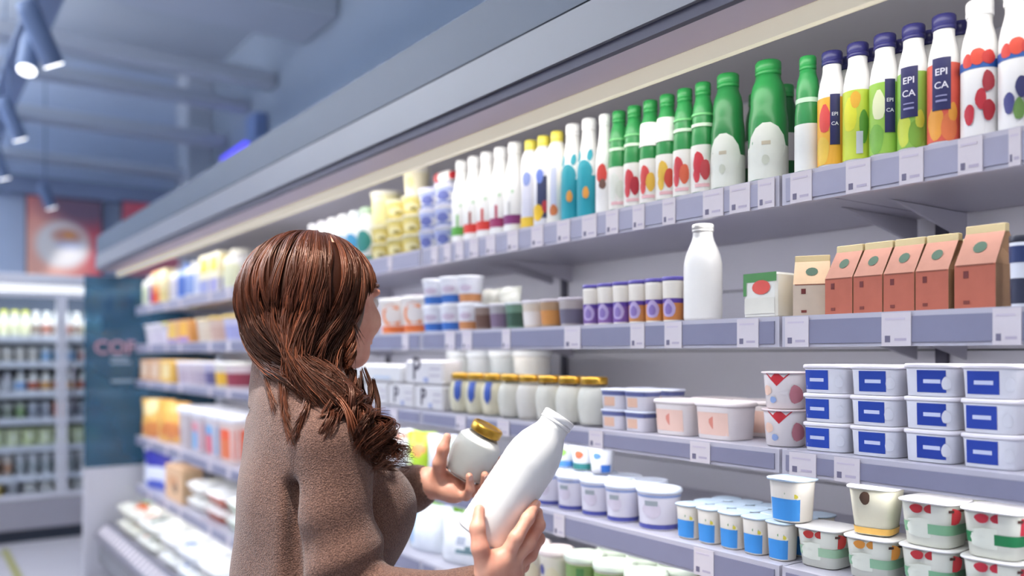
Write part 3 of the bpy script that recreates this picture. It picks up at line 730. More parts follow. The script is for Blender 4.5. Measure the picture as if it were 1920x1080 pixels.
row(H1, 984, 1058, 3, None, [lambda r, h: bottle(r, h, 'tall', '#f0eff2', '#e6d95a', [('rect', -.5, .5, .12, .55, '#dfe0f0', .5), ('ell', 0, .56, .45, .08, '#8f9fd8', .5), ('band', .03, .14, '#e8c23e')], 'milk_bottle'), lambda r, h: bottle(r, h, 'tall', '#e9e9f0', '#e9dc5a', [('rect', -.6, .55, .10, .55, '#3d4468', .75), ('ell', 0, .55, .4, .08, '#6f86d6', .4), ('ell', -.2, .16, .6, .09, '#f0c52e', .4), ('ell', .4, .22, .25, .07, '#c0404a', .5)], 'milk_bottle'), lambda r, h: bottle(r, h, 'tall', '#f3f1ea', '#e8d95c', [('rect', -.3, .3, .15, .6, '#c9cfe6', .6), ('ell', .2, .15, .4, .06, '#d07a4a', .4)], 'milk_bottle')],
    ['white milk bottle with yellow cap and blue arch', 'milk bottle with dark stripe and yellow lemon', 'pale milk bottle with yellow cap'], 'left of the teal bottles', 'bottle', 'yellow-capped bottles', hh=.225)
wb = lambda c, c2: (lambda r, h: bottle(r, h, 'slim', '#f5f5f4', '#fafafa', [('band', .10, .20, c), ('rect', -.12, .12, .2, .34, c2, .5), ('ell', .3, .45, .12, .02, '#b9d8b8', .5)], 'milk_bottle'))
row(H1, 856, 980, 5, None, [wb('#62b04c', '#9ad08a'), wb('#e2453c', '#a04a40'), wb('#e2453c', '#d23a35'), wb('#a53a6a', '#c23c60'), wb('#8a3a78', '#d0d0d0')],
    ['white milk bottle with green base band', 'white milk bottle with red base band', 'white milk bottle with red base band and red tag', 'white milk bottle with raspberry base band', 'white milk bottle with purple base band'], 'white bottle row', 'bottle', 'white milk bottles', hh=.235)
whiteblue = lambda r, h: tub(r, h, '#eeeef4', '#d4d6ee', [('band', .55, .80, '#a9b3dc'), ('ell', 0, .4, .5, .22, '#6f78b8', .5), ('band', .05, .18, '#8f9ac8')], name='curd_tub')
row(H1, 792, 852, 2, None, whiteblue, 'white and blue curd tub', 'beside white bottles', 'tub', 'curd tubs on the top shelf', levels=3, hh=.062)
yel = lambda r, h: tub(r, h, '#e6d98c', '#f3efd8', [('band', .1, .7, '#e3cf6e'), ('ell', 0, .4, .55, .22, '#efe6b0', .5), ('ell', .2, .3, .25, .1, '#a99a5a', .5)], name='butter_tub')
row(H1, 731, 790, 2, None, yel, 'yellow spread tub', 'top shelf stacks', 'tub', 'yellow tubs on the top shelf', levels=3, hh=.060)
row(H1, 702, 729, 1, None, yel, 'small yellow spread tub', 'under the tall yellow pail', 'tub', 'yellow tubs on the top shelf', levels=2, hh=.055)
row(H1 + .1125, 700, 731, 1, None, lambda r, h: tub(r, h, '#ece6b8', '#f4f1e4', [('band', .1, .7, '#e8e0a0')], name='butter_tub', lidh=.12), 'tall pale yellow pail', 'on top of the leftmost yellow tubs', 'tub', 'yellow tubs on the top shelf', hh=.115, gap=.93)
row(H1 + .182, 762, 791, 1, None, lambda r, h: tub(r, h, '#f2eee0', '#faf7ee', [('band', .1, .75, '#efe7c8'), ('ell', 0, .4, .4, .2, '#e0d59a', .5)], name='butter_tub'), 'cream coloured tub', 'on top of the yellow stacks', 'tub', 'yellow tubs on the top shelf', hh=.09, gap=.9)
def lying():
    K = bottle(.018, .085, 'tall', '#f2f0ee', '#c03038', [('band', .05, .3, '#b9474d')], 'small_bottle')
    p = W(822, 330, depth(822, DF + .04)); p.z = H(H1 + 3 * .0626) + .0185
    spawn(K, p, 'small white bottle with red cap lying on the blue tubs', 'bottle', None, 0, Matrix.Translation(p) @ Matrix.Rotation(PI / 2, 4, 'Y') @ Matrix.Rotation(PI / 2, 4, 'Z'))
lying()
bb = lambda c, cc: (lambda r, h: bottle(r, h, 'drink', '#eef1f5', cc, [('ell', 0, .38, .7, .2, c, .5), ('band', .04, .12, c)], 'drinking_yogurt_bottle', 16))
row(H1, 582, 700, 6, None, [bb('#c9cbe2', '#f0eff6'), bb('#d6c6d2', '#eceaf2'), bb('#e6eaf2', '#f6f6f8'), bb('#7fb4dc', '#f4f6f8'), bb('#4f9fcc', '#eaf2f6'), bb('#3f8f8a', '#b9d4b8')],
    ['white bottle with lilac print', 'white bottle with pink print', 'plain white drink bottle', 'white bottle with pale blue print', 'white bottle with strong blue print', 'white bottle with dark green print'], 'row behind her hair', 'bottle', 'drinks behind the head', hh=.19)
# far left of the top shelf
fb = lambda c, cap, body='#f0efee': (lambda r, h: bottle(r, h, 'tall', body, cap, [('band', .1, .5, c), ('ell', 0, .55, .6, .1, c, .5)], 'milk_bottle', 14))
fp = lambda col, c2, c3: (lambda r, h: pack(2 * r, 2 * r, h, col, [(-.8, .8, .55, .9, c2), (-.9, .9, .04, .35, c3), (-.8, .8, .5, .9, c2, 's'), (-.9, .9, .04, .35, c3, 's')], 'milk_carton'))
row(H1, 248, 444, 11, None, [fb('#d8e3c6', '#f4f4f8'), fb('#7a58b0', '#eef0f6'), fp('#f0a05a', '#e9d8b0', '#e0582e'), fp('#e9dcae', '#f0e6c0', '#e2cf8a'), fb('#d6d2da', '#8a8a98'), fb('#5c7ccc', '#7a9ae0', '#a9c0ee'), fb('#8fa8e0', '#f2f2f6'), fb('#cdd6ee', '#f6f6f6'), fp('#f0ead0', '#e8c93e', '#9fa6d8'), fp('#f2ecd2', '#ead04a', '#a8a6d6'), fb('#e3e6c6', '#f4f2e6')],
    ['white bottle with pale green band', 'white bottle with purple band', 'orange drink carton', 'cream drink carton', 'grey-capped white bottle', 'blue drink bottle', 'white bottle with blue band', 'white bottle with pale lilac band', 'cream carton with yellow panel', 'cream carton with bright yellow panel', 'cream bottle with pale cap'],
    'far end of top shelf', 'bottle', 'drinks at the far end of the top shelf', hh=.20)

# ---- second shelf
kraft = lambda r, h: gable(2 * r, .075, h, '#b98470', '#a5805f', '#cbb98c', '#b4634e')
gK = dict(desc='kraft brown gable carton', cat='carton', group='kraft cartons')
row(H2, 1562, 1795, 4, None, kraft, 'kraft brown gable carton', 'second-shelf kraft row', 'carton', 'kraft cartons', hh=.118, ang=0.0, back=1, nf=DF + .02)
row(H2, 1806, 1886, 1, None, kraft, 'widest kraft brown gable carton', 'at the right end of the kraft row', 'carton', 'kraft cartons', hh=.125, ang=0, nf=DF + .02)
row(H2, 1492, 1558, 1, None, lambda r, h: gable(.06, .06, h, '#d9b894', '#e3cba6', '#cdb98c', '#c9b8a4'), 'turned kraft carton showing its cream side', 'at the left end of the kraft row', 'carton', 'kraft cartons', hh=.108, ang=.55, gap=.9, nf=DF + .03)
row(H2, 1892, 1935, 1, None, lambda r, h: tub(r, h, '#dfe2ea', '#2c2d3a', [('band', .05, .4, '#33364a'), ('band', .62, .85, '#2f3c66')], name='cream_tub'), 'dark lidded tub with white band', 'at the right edge, second shelf', 'tub', None, hh=.10)
row(H2, 1412, 1484, 1, None, lambda r, h: pack(2 * r * .9, .06, h, '#e6e4da', [(-1, 1, .80, 1, '#4f8a4c'), (-1, -.8, .5, .8, '#4f8a4c'), (.1, .55, .68, .16, '#d8564a', 'o'), (-.9, .9, .1, .45, '#dcd9cc')], 'cheese_pack'), 'white pack with green top and red fruit', 'left of the kraft cartons', 'pack', None, hh=.082, nf=DF + .02)
def milkspawn():
    K = bottle(.0375, .190, 'milk', '#f4f1ea', '#f8f5ec', [], 'milk_bottle', 28)
    n = DF + .043; x = -sat(1318, n)
    spawn(K, (x, n, H(H2) + .0008), 'tall cream white milk bottle without label alone on the second shelf', 'bottle')
milkspawn()
pur = lambda c: (lambda r, h: tub(r, h, '#f0e9dc', '#5b4fa0', [('band', .05, .52, c), ('band', .42, .52, '#5a3f96'), ('ell', 0, .30, .62, .2, '#b9a8d0', .35), ('ell', 0, .28, .35, .12, '#8a76b4', .35)], name='dessert_cup', lidh=.09, taper=.86))
row(H2, 1098, 1280, 6, None, [pur('#7d5a9c'), pur('#8a62a4'), pur('#7a56a0'), pur('#c98a52'), pur('#d08a4a'), pur('#c87f45')], ['purple dessert cup', 'purple dessert cup', 'purple dessert cup', 'orange dessert cup', 'orange dessert cup', 'orange dessert cup'], 'purple-lidded row', 'cup', 'purple-lidded dessert cups', hh=.092, back=1)
ds = lambda a, l, o, hh=None: (lambda r, h: tub(r, h, a, l, [('band', .1, .6, o)], name='dessert_cup', seg=16))
row(H2, 898, 1092, 6, None, [ds('#8d7a70', '#cfd0d6', '#6a4f44'), ds('#a8a4a8', '#d6d2d6', '#7d6a80'), ds('#6f8f7a', '#c9cfcf', '#3f5a4a'), ds('#d9cdbc', '#d9d4d8', '#e6e0da'), ds('#b09070', '#c6bcc0', '#c98a4a'), ds('#b5aca8', '#c9c0c8', '#6d6878')],
    ['brown based dessert cup', 'grey mauve dessert cup', 'dark green dessert cup', 'beige dessert cup', 'caramel dessert cup', 'grey dessert cup'], 'mixed second-shelf row', 'cup', 'mixed dessert cups', hh=.068)
row(H2, 905, 980, 2, None, [lambda r, h: bag(2 * r, h, .05, '#d9d7c8', [(.2, .3, .5, .25, '#b8bf6a')], seed=3), lambda r, h: bag(2 * r, h, .05, '#dcdccf', [(.1, .2, .6, .2, '#6a70b8'), (-.5, .3, .4, .3, '#c9cc5a')], seed=4)], 'pale snack pouch with coloured print', 'behind mixed dessert cups', 'pouch', 'pale pouches', hh=.125, nf=DF + .14)
bl = lambda c: (lambda r, h: tub(r, h, '#e8e8ee', '#f2f2f4', [('band', .06, .34, c), ('ell', 0, .55, .5, .12, '#c9b9c9', .5)], name='curd_tub'))
row(H2, 798, 864, 2, None, bl('#3a6cb8'), 'white tub with blue base band', 'blue pair of stacks', 'tub', 'white tubs on the second shelf', levels=2, hh=.078)
row(H2, 866, 895, 1, None, bl('#c98a5a'), 'white tub with tan base band', 'right of the blue banded tubs', 'tub', 'white tubs on the second shelf', levels=2, hh=.076)
oc = lambda r, h: tub(r, h, '#f0e8e0', '#f6f1ea', [('band', .05, .22, '#e0703a'), ('text', 'C', 0, .22, 1.45, '#ea8432', .55), ('band', .0, .05, '#f0a850')], name='cottage_cheese_tub', lidh=.13)
row(H2, 712, 796, 2, None, oc, 'white tub with big orange letter C', 'second shelf beside the cheek', 'tub', 'orange letter tubs', hh=.115)
row(H2, 715, 800, 3, None, [ds('#ece8ee', '#f0eef2', '#e0d6e2'), ds('#f0eef2', '#f4f2f6', '#e8e0ea'), ds('#c27aa8', '#b884b0', '#8f4a7d')], ['small white cup', 'small white round cup', 'small purple pink cup'], 'behind the orange letter tubs', 'cup', 'small cups behind orange tubs', nf=DF + .155, hh=.135)
row(H2, 250, 444, 8, None, [ds('#ded9de', '#efeaf0', '#d6cfd8'), ds('#d8d2da', '#e9e4ec', '#cbc3d0'), ds('#cfcad6', '#e9e25a', '#d8d4de'), lambda r, h: pack(2*r, 2*r, h, '#d8a87a', [(-.6, .6, .2, .9, '#e0b850'), (-.9, .9, .04, .2, '#9a86c0')], 'biscuit_pack'), lambda r, h: pack(2*r, 2*r, h, '#d89a58', [(-.6, .6, .3, .9, '#e8b040'), (-.9, .9, .04, .25, '#a98ac0')], 'biscuit_pack'), ds('#e6d9c4', '#e9d2a0', '#d9c9b4'), ds('#d9c0b0', '#e8c45a', '#c8a898'), ds('#c9c8e0', '#f0c93e', '#9fa0cc')],
    ['white tub', 'pale lilac tub', 'yellow-lidded tub', 'tan biscuit box', 'orange biscuit box', 'beige tub', 'brownish yellow-lidded tub', 'lilac yellow-lidded tub'], 'far end of second shelf', 'tub', 'far tubs on the second shelf', hh=.125)

# ---- third shelf
def curd(c, r, h, fx=0):
    k = tub(r, h, '#e9e9f0', '#efeaf0', [('rect', -.85 + fx, .25 + fx, .12, .80, c, 0), ('rect', -.6 + fx, .05 + fx, .40, .52, '#c9cfe8', 0), ('ell', .7, .4, .16, .2, '#d6d6de', 0)], e=5, asp=.8, name='curd_cheese_tub', lidh=.14, taper=.90, seg=28)
    return k
row(H3, 1514, 1698, 2, None, [lambda r, h: curd('#2446a8', r, h), lambda r, h: curd('#1f3f9c', r, h, .3)], 'white rectangular curd tub with dark blue panel', 'narrow blue stacks', 'tub', 'blue panel curd tubs', levels=3, hh=.0485, back=1, ang=.05)
row(H3, 1702, 1926, 2, None, [lambda r, h: curd('#1d3a98', r, h, .45), lambda r, h: curd('#223f9e', r, h, .1)], 'large rectangular curd tub with navy panel', 'wide right stacks', 'tub', 'blue panel curd tubs', levels=3, hh=.0495, back=0, ang=.05)
row(H3, 1430, 1508, 1, None, lambda r, h: foilcup(r, h, '#ece4e2', '#f0dfe0', [('tri', 0, .62, .6, .97, '#c8303a', .3), ('ell', -.5, .5, .22, .14, '#e6c2ae', .3), ('ell', -.2, .25, .16, .09, '#8fa4cf', .3), ('ell', .6, .4, .25, .25, '#b8757f', .5)], name='yogurt_cup', taper=.84, tab=False), 'white yogurt cup with red triangle', 'stacked alone on the third shelf', 'cup', 'red triangle cups', levels=2, hh=.066)
lt = lambda r, h: tub(r, h, '#ece3e0', '#f0e6e4', [('rect', -.75, .75, .12, .72, '#e8c4b4', 0), ('ell', .2, .45, .4, .2, '#d98a7a', .1)], e=4.5, asp=.8, name='cheese_tub', lidh=.12, taper=.88, seg=24)
row(H3, 1230, 1392, 2, None, lt, 'pale pink square cheese tub', 'left of the red triangle cups', 'tub', 'pink cheese tubs', hh=.072, back=1)
sb_ = lambda r, h: tub(r, h, '#e3dfe6', '#dfe3f2', [('band', .68, .88, '#5d6494'), ('rect', -.6, .3, .15, .6, '#e2b9a0', .1)], e=4.5, asp=.8, name='cheese_tub', lidh=.12, taper=.88, seg=24)
row(H3, 1138, 1228, 2, None, sb_, 'small cheese tub with slate blue rim', 'right of the gold-lidded jars', 'tub', 'blue rim cheese tubs', levels=2, hh=.044, back=1)
row(H3, 852, 1134, 8, None, [lambda r, h: jar(r, h, '#e6dfc4', '#3a56a6'), lambda r, h: jar(r, h, '#e6dfc4', '#3a56a6'), lambda r, h: jar(r, h, '#e9e0c4', '#3a56a6'), lambda r, h: jar(r, h, '#e6e2d6'), lambda r, h: jar(r, h, '#e9e3da'), lambda r, h: jar(r, h, '#ece8dc'), lambda r, h: jar(r, h, '#efebdf'), lambda r, h: jar(r, h, '#f0ede2')],
    ['gold-lidded yogurt jar with blue tag'] * 3 + ['gold-lidded white yogurt jar'] * 5, 'third-shelf jar row', 'jar', 'gold-lidded jars', hh=.112, gap=.95)
row(H3, 840, 1010, 4, None, [ds('#dfe0dc', '#eef0f0', '#8f9a80'), ds('#d8dada', '#e9edf0', '#b9bdb0'), ds('#cfd4d4', '#f0f4f6', '#6f8078'), ds('#e6e4dc', '#e9ecec', '#d0d0c8')], 'tall pale tub with grey print', 'behind the gold-lidded jars', 'tub', 'pale tubs behind the jars', nf=DF + .16, hh=.175)
wp = lambda t: (lambda r, h: pack(2 * r, .07, h, '#d3d0d1', [(-.35, .42, .22, 1, '#4a4450', 'T:' + t), (.35, .9, .62, .70, '#b9b2bc'), (.35, .9, .35, .42, '#b9b2bc'), (.05, .3, .1, .3, '#9fa6c8'), (.2, .6, .5, .3, '#8f8890', 's')], 'cottage_cheese_pack', c=.006))
row(H3, 700, 850, 3, None, wp('P'), 'white cheese pack with dark letter P', 'layer left of the jars', 'pack', 'letter packs', hh=.072, nf=DF + .015, ang=0)
row(H3 + .0745, 776, 850, 1, None, wp('P'), 'white cheese pack with bold dark P', 'on top of the letter packs', 'pack', 'letter packs', hh=.072, nf=DF + .015, ang=0)
row(H3 + .0745, 648, 772, 1, None, lambda r, h: pack(2 * r, .08, h, '#d9d7d7', [(-.8, .3, .2, 1, '#55505c', 'T:S'), (.2, .7, .2, .35, '#b9c6d8')], 'cottage_cheese_pack', c=.008), 'long white pack with curled dark S logo', 'on letter packs beside her chin', 'pack', 'letter packs', hh=.058, nf=DF + .012, ang=0, gap=.98)
row(H3, 610, 698, 2, None, wp('P'), 'white cheese pack with dark print', 'low beside the curls, third shelf', 'pack', 'letter packs', hh=.072, nf=DF + .015, ang=0)
fw = lambda c, l, o: ds(c, l, o)
row(H3, 254, 332, 3, None, [lambda r, h: pack(2*r, 2*r, h, '#cfa078', [(-.6, .6, .2, .85, '#e6cdb4'), (-.6, .6, .2, .85, '#dcbfa2', 's')], 'biscuit_pack'), lambda r, h: pack(2*r, 2*r, h, '#cda27c', [(-.6, .6, .2, .85, '#e0c6ae')], 'biscuit_pack'), lambda r, h: pack(2*r, 2*r, h, '#e2b55a', [(-.6, .6, .2, .85, '#ecd6a0')], 'biscuit_pack')], ['tan biscuit box', 'light tan biscuit box', 'golden biscuit box'], 'far end of third shelf', 'box', 'far boxes on the third shelf', hh=.13)
row(H3, 334, 446, 6, None, [fw('#cfc4cc', '#f2f0f6', '#b9aab6'), fw('#d2c6cc', '#f4f0f6', '#bfb0ba'), fw('#cfc4c8', '#f6f2f4', '#b0a2b0'), fw('#b9b4cc', '#f2eef4', '#5f5a80'), fw('#d9d4c8', '#f6f4ee', '#e0b03a'), fw('#d9c9c9', '#f4f2e6', '#8f3a4a')], ['white-lidded mauve tub', 'white-lidded pinkish tub', 'white-lidded grey tub', 'white-lidded tub with navy band', 'white-lidded tub with yellow band', 'white-lidded tub with dark red band'], 'far part of third shelf', 'tub', 'far white-lidded tubs', hh=.125)

# ---- fourth shelf
M_BLU = '#3f8fd6'
yb = lambda r, h: foilcup(r, h, '#f0e9dc', '#cfe2f2', [('band', .05, .55, M_BLU, -.5, 1.2), ('ell', .3, .60, .4, .08, '#f2ecd8', .35), ('ell', .2, .68, .25, .06, '#5f9a5a', .35), ('ell', .45, .62, .16, .05, '#d6c84a', .35)], e=3.0, asp=1, name='yogurt_cup', taper=.84)
row(H4, 1275, 1492, 5, None, yb, 'white yogurt cup with bright blue label', 'blue block', 'cup', 'blue label yogurts', hh=.068, back=2)
row(H4 + .0695, 1448, 1520, 1, None, yb, 'single blue label yogurt cup', 'standing on top of the blue block', 'cup', 'blue label yogurts', hh=.076, nf=DF + .012)
rg = lambda c, f: (lambda r, h: foilcup(r, h, '#e3e4d6', '#f3f1ef', [('band', .30, .52, c), ('ell', -.2, .42, .8, .22, '#dfe2d4', .2), ('ell', -.5, .84, .22, .1, f, .3), ('ell', .0, .85, .25, .1, f, .3), ('ell', .6, .72, .25, .18, f, .4), ('band', .80, .86, '#4a2f28', .8, 1.6)], e=4, asp=1, name='yogurt_cup', taper=.82, seg=24))
row(H4, 1500, 1690, 2, None, [rg('#9fc0a0', '#b0342f'), rg('#8fb896', '#d08a3a')], ['square cream yogurt cup with dark red fruit', 'square cream yogurt cup with orange fruit'], 'left fruit block', 'cup', 'fruit yogurts', hh=.068, ang=.05, nf=DF + .02)
row(H4, 1692, 1935, 2, None, [rg('#7fb08a', '#b82f35'), rg('#1f7a48', '#c03040')], ['square yogurt cup with cherry print', 'dark green square yogurt cup'], 'right fruit block', 'cup', 'fruit yogurts', levels=2, hh=.070, ang=.05, nf=DF + .02, back=1)
row(H4 + .0695, 1592, 1690, 1, None, lambda r, h: foilcup(r, h, '#e6e1c8', '#f6f4f2', [('ell', -.45, .78, .2, .14, '#4a3528', .3), ('rect', .05, .35, .3, .6, '#8a86a0', .4), ('band', .03, .16, '#e6b45a')], e=4, name='yogurt_cup', taper=.76, seg=24), 'cream yogurt cup with wide white square lid', 'standing on the fruit block', 'cup', 'fruit yogurts', hh=.079, ang=.2, nf=DF + .03, gap=.9)
wc = lambda r, h: tub(r, h, '#e3e0ea', '#e6ecf8', [('band', .03, .14, '#4a4f9a'), ('band', .80, .86, '#8fa0cc'), ('ell', -.1, .5, .45, .2, '#d0c8d6', .4), ('rect', -.5, .1, .6, .72, '#9aa2a8', .5)], name='sour_cream_cup', lidh=.11, taper=.86)
row(H4, 1010, 1190, 4, None, wc, 'white sour cream cup with navy foot', 'white sour cream group', 'cup', 'white sour cream cups', hh=.082, back=1)
row(H4, 1194, 1262, 1, None, wc, 'white sour cream cup with navy foot', 'standing apart at right of its group', 'cup', 'white sour cream cups', hh=.085, gap=.92)
row(H4 + .0835, 1046, 1146, 3, None, [lambda r, h: foilcup(r, h, '#eef2f6', '#f2f4f8', [('band', .05, .3, '#4f8ad0'), ('ell', 0, .65, .35, .15, '#8fc860', .5)]), lambda r, h: foilcup(r, h, '#eef0f4', '#f2f4f8', [('band', .05, .3, '#2f7a78'), ('ell', 0, .65, .4, .17, '#e06a4a', .5)]), lambda r, h: foilcup(r, h, '#f2f2f6', '#f4f6fa', [('rect', .3, .9, .05, .35, '#2a62b0', .5), ('ell', 0, .7, .35, .13, '#5a86d0', .5)])], ['small cup with green dot', 'small cup with coral dot', 'small cup with blue dot'], 'stacked on sour cream cups', 'cup', 'small cups on sour cream', hh=.06, nf=DF + .08)
row(H4, 738, 892, 4, None, [lambda r, h: bag(2*r, h, .06, '#e6e8ec', [(0, .85, .8, .1, '#c8907a')], seed=11), lambda r, h: bag(2*r, h, .07, '#b7d93a', [(.1, .6, .5, .16, '#e09a5a'), (-.5, .3, .3, .1, '#e9efc0')], seed=12), lambda r, h: bag(2*r, h, .06, '#dcdcec', [(.3, .25, .3, .12, '#4a4658'), (-.2, .8, .5, .12, '#eef4ee')], seed=13), lambda r, h: bag(2*r, h, .06, '#cdeedd', [(.4, .55, .35, .15, '#2f9a68'), (-.4, .6, .3, .1, '#8fc8c0')], seed=14)],
    ['white pouch with tan corner', 'lime green cheese pouch', 'pale lilac cheese pouch', 'mint green cheese pouch'], 'on the shelf behind the hands', 'pouch', 'cheese pouches', hh=.125, nf=DF + .03, ang=.3)
# ---- fifth shelf
row(H5, 772, 900, 2, None, [lambda r, h: bag(2*r, h, .09, '#e6ebf2', [(-.7, .6, .35, .5, '#8fbce6'), (.4, .7, .3, .1, '#c9c6d8')], seed=21), lambda r, h: bag(2*r, h, .09, '#e9ebee', [(.2, .5, .3, .12, '#a9aebc'), (.5, .3, .5, .08, '#6f8a90')], seed=22)], ['white pouch with sky blue side', 'white pouch with grey print'], 'low shelf, below the left hand', 'pouch', 'white pouches on the low shelf', hh=.14, nf=DF + .03, ang=.2)
row(H5, 800, 905, 3, None, [lambda r, h: bag(2*r, h, .05, '#7fb52f', [(0, .95, .8, .1, '#2a3560')], seed=31), lambda r, h: bag(2*r, h, .05, '#86bb3a', [(.2, .6, .4, .2, '#3a3fae')], seed=32), lambda r, h: bag(2*r, h, .05, '#79b046', [(0, .8, .5, .2, '#cfe6b0')], seed=33)], ['green pouch with navy top', 'green pouch with blue patch', 'green pouch with pale patch'], 'behind the low white pouches', 'pouch', 'green pouches on the low shelf', hh=.20, nf=DF + .14, ang=.1)
row(H5, 975, 1060, 2, None, lambda r, h: tub(r, h, '#e3dccb', '#eedfda', [('band', .05, .35, '#a8383a'), ('ell', -.4, .62, .2, .1, '#4a4f90', .4), ('ell', .3, .45, .4, .25, '#dfd6b8', .4)], name='jam_cup', lidh=.12), 'cream cup with dark red base', 'low shelf right of hand', 'cup', 'red base cups', hh=.13, back=0)
row(H5, 1062, 1235, 3, None, lambda r, h: tub(r, h, '#d9d6bc', '#dfe9d6', [('band', .3, .85, '#7d9a5a'), ('rect', -.2, .2, .3, .8, '#4f7d48', .5)], name='jam_cup', lidh=.12), 'green print cup with pale lid', 'low shelf, green group', 'cup', 'green print cups', hh=.135, back=1)

# ---- far modules, lower shelves
row(G4, 268, 336, 2, None, [lambda r, h: bag(2*r, h, .10, '#e8b45a', [(0, .2, .8, .2, '#d98a4a'), (-.3, .8, .5, .2, '#f2d9a0')], seed=41), lambda r, h: bag(2*r, h, .10, '#e6ac50', [(.2, .3, .6, .2, '#cf7f45')], seed=42)], 'orange yellow cheese pouch', 'far fourth shelf', 'pouch', 'far orange pouches', hh=.24, nf=DF + .03, ang=.3)
bx = lambda a, b_, c: (lambda r, h: tub(r, h, a, '#f4f4f8', [('rect', -.8, .8, .1, .7, b_, 0), ('rect', -.5, .5, .1, .5, c, 0), ('rect', -.8, .8, .1, .7, b_, PI/2), ('rect', -.3, .6, .1, .5, c, PI/2)], e=5, name='ice_cream_tub', lidh=.16, taper=.9, seg=24))
row(G4, 338, 446, 4, None, [bx('#cfc4c4', '#c9bcbc', '#b8a8a8'), bx('#d9cfd2', '#d88a94', '#7fb0d8'), bx('#e0d6d8', '#6fa8d8', '#d8606a'), bx('#e9d2c8', '#e8603a', '#e0784a')], ['white-lidded square grey tub', 'white-lidded square tub with pink print', 'white-lidded square tub with blue print', 'white-lidded square tub with orange print'], 'far fourth shelf', 'tub', 'far square tubs', hh=.235, back=0)
row(G5, 282, 318, 1, None, lambda r, h: bag(2*r, h, .10, '#e3e6f4', [(-.2, .8, .9, .25, '#3c3a9a'), (0, .1, .8, .12, '#3f56c0')], seed=51), 'white pouch with deep blue top', 'far fifth shelf', 'pouch', None, hh=.24, nf=DF + .03, ang=.3)
row(G5, 320, 352, 1, None, lambda r, h: pack(2*r, .12, h, '#e0b890', [(-.5, .5, .4, .7, '#d09a70'), (.3, .3, .4, .15, '#8a6a50', 'o'), (-.8, .8, .1, .9, '#c9a884', 's')], 'biscuit_pack'), 'beige carton with brown dot', 'far fifth shelf', 'box', None, hh=.20, nf=DF + .02)
tp = lambda c, f, sp, sd: (lambda r, h: traypack(2*r, .26, h, c, f, sp, seed=sd))
row(G5, 355, 470, 3, None, [tp('#e6e2da', '#f0f0ec', [(0, 0, .5, .4, '#e6e2c8')], 1), tp('#b8563a', '#f4f4f2', [(.2, 0, .4, .5, '#ecece6')], 2), tp('#cfd8c0', '#f4f6f2', [(0, .2, .5, .5, '#e3e9d6')], 3)], ['white wrapped tray', 'white wrapped tray with red rim', 'white wrapped tray with green rim'], 'far fifth shelf', 'tray', 'far wrapped trays', levels=2, hh=.085, nf=DF + .02, ang=0)
HB = .302 - CAMZ
row(HB, 222, 300, 2, None, [tp('#d9d6c6', '#eceadb', [(-.2, 0, .35, .4, '#5f9a50'), (.4, -.3, .3, .3, '#e0703a')], 4), tp('#d9d9cc', '#f0efe6', [(.3, 0, .2, .8, '#4f6a44'), (-.3, -.4, .3, .3, '#e6905a')], 5)], 'wrapped vegetable tray with green and orange', 'bottom deck', 'tray', 'deck vegetable trays', levels=2, hh=.10, nf=1.10, back=1, ang=0)
row(HB, 302, 470, 4, None, [tp('#e6e4e0', '#f4f4f0', [(0, 0, .4, .4, '#e9e6d6')], 6), tp('#dfe3ea', '#f6f6f4', [(-.3, -.4, .3, .35, '#3f72c0')], 7), tp('#e6e2e0', '#f6f6f2', [(.3, .2, .4, .3, '#ece4d0')], 8), tp('#e3e6e6', '#f4f6f6', [(0, -.3, .3, .3, '#d8d8cc')], 9)], ['white wrapped tray', 'white wrapped tray with blue sticker', 'white wrapped tray with cream patch', 'white wrapped tray with grey patch'], 'bottom deck', 'tray', 'deck white trays', levels=2, hh=.10, nf=1.10, back=1, ang=0)

# ---- bottles and jars inside the glass-door refrigerator
def backrow(h, y0, y1, n, hh, makers, desc, place, cat, group, order=None):
    r = (y1 - y0) / n / 2 * .94
    kinds = [m(r, hh) for m in makers]
    for i in range(n):
        j = (order[i] if order else i) % len(kinds)
        y = y0 + (y1 - y0) * (i + .5) / n
        lab = (desc[j] if not isinstance(desc, str) else desc) + ', ' + ('leftmost' if i == 0 else 'rightmost' if i == n - 1 else ORD[i] + ' from left') + ', ' + place
        spawn(kinds[j], (-SB - .085 - r - .006, y, H(h) + .0008), lab, cat, group, PI / 2)
yb0, yb1 = .52, 1.30
s14 = dict(seg=12)
bt = lambda c, cap, body='#f2f2ee': (lambda r, h: bottle(r, h, 'slim', body, cap, [('band', .12, .5, c)], 'milk_bottle', 12))
backrow(BROWS[0], yb0, yb1, 11, .20, [bt('#f0efc8', '#d9dc3e', '#f2f2dc'), bt('#e9e9c6', '#e0e05a', '#f0f0e2'), bt('#9a8a80', '#f2f2ee'), bt('#b07a6a', '#eef2ee'), bt('#e6dfc0', '#f2eee0')], ['yellow-capped white bottle', 'pale yellow-capped bottle', 'white bottle with brown band', 'white bottle with russet band', 'cream bottle'], 'top row behind glass doors', 'bottle', 'bottles in the far refrigerator', [0, 0, 1, 0, 2, 3, 2, 3, 2, 4, 4])
cu = lambda a, l, o: (lambda r, h: tub(r, h, a, l, [('band', .15, .6, o)], name='yogurt_cup', seg=12))
backrow(BROWS[1], yb0, yb1, 9, .11, [cu('#e9e6e0', '#f2efe8', '#dcd6cc'), cu('#dfe9f2', '#f0f4f8', '#8fb8e0'), cu('#ecdcd8', '#f2ecea', '#d9a8a0')], ['white cup', 'light blue cup', 'pinkish cup'], 'second row behind glass doors', 'cup', 'cups in the far refrigerator', [0, 0, 0, 0, 1, 1, 1, 2, 2])
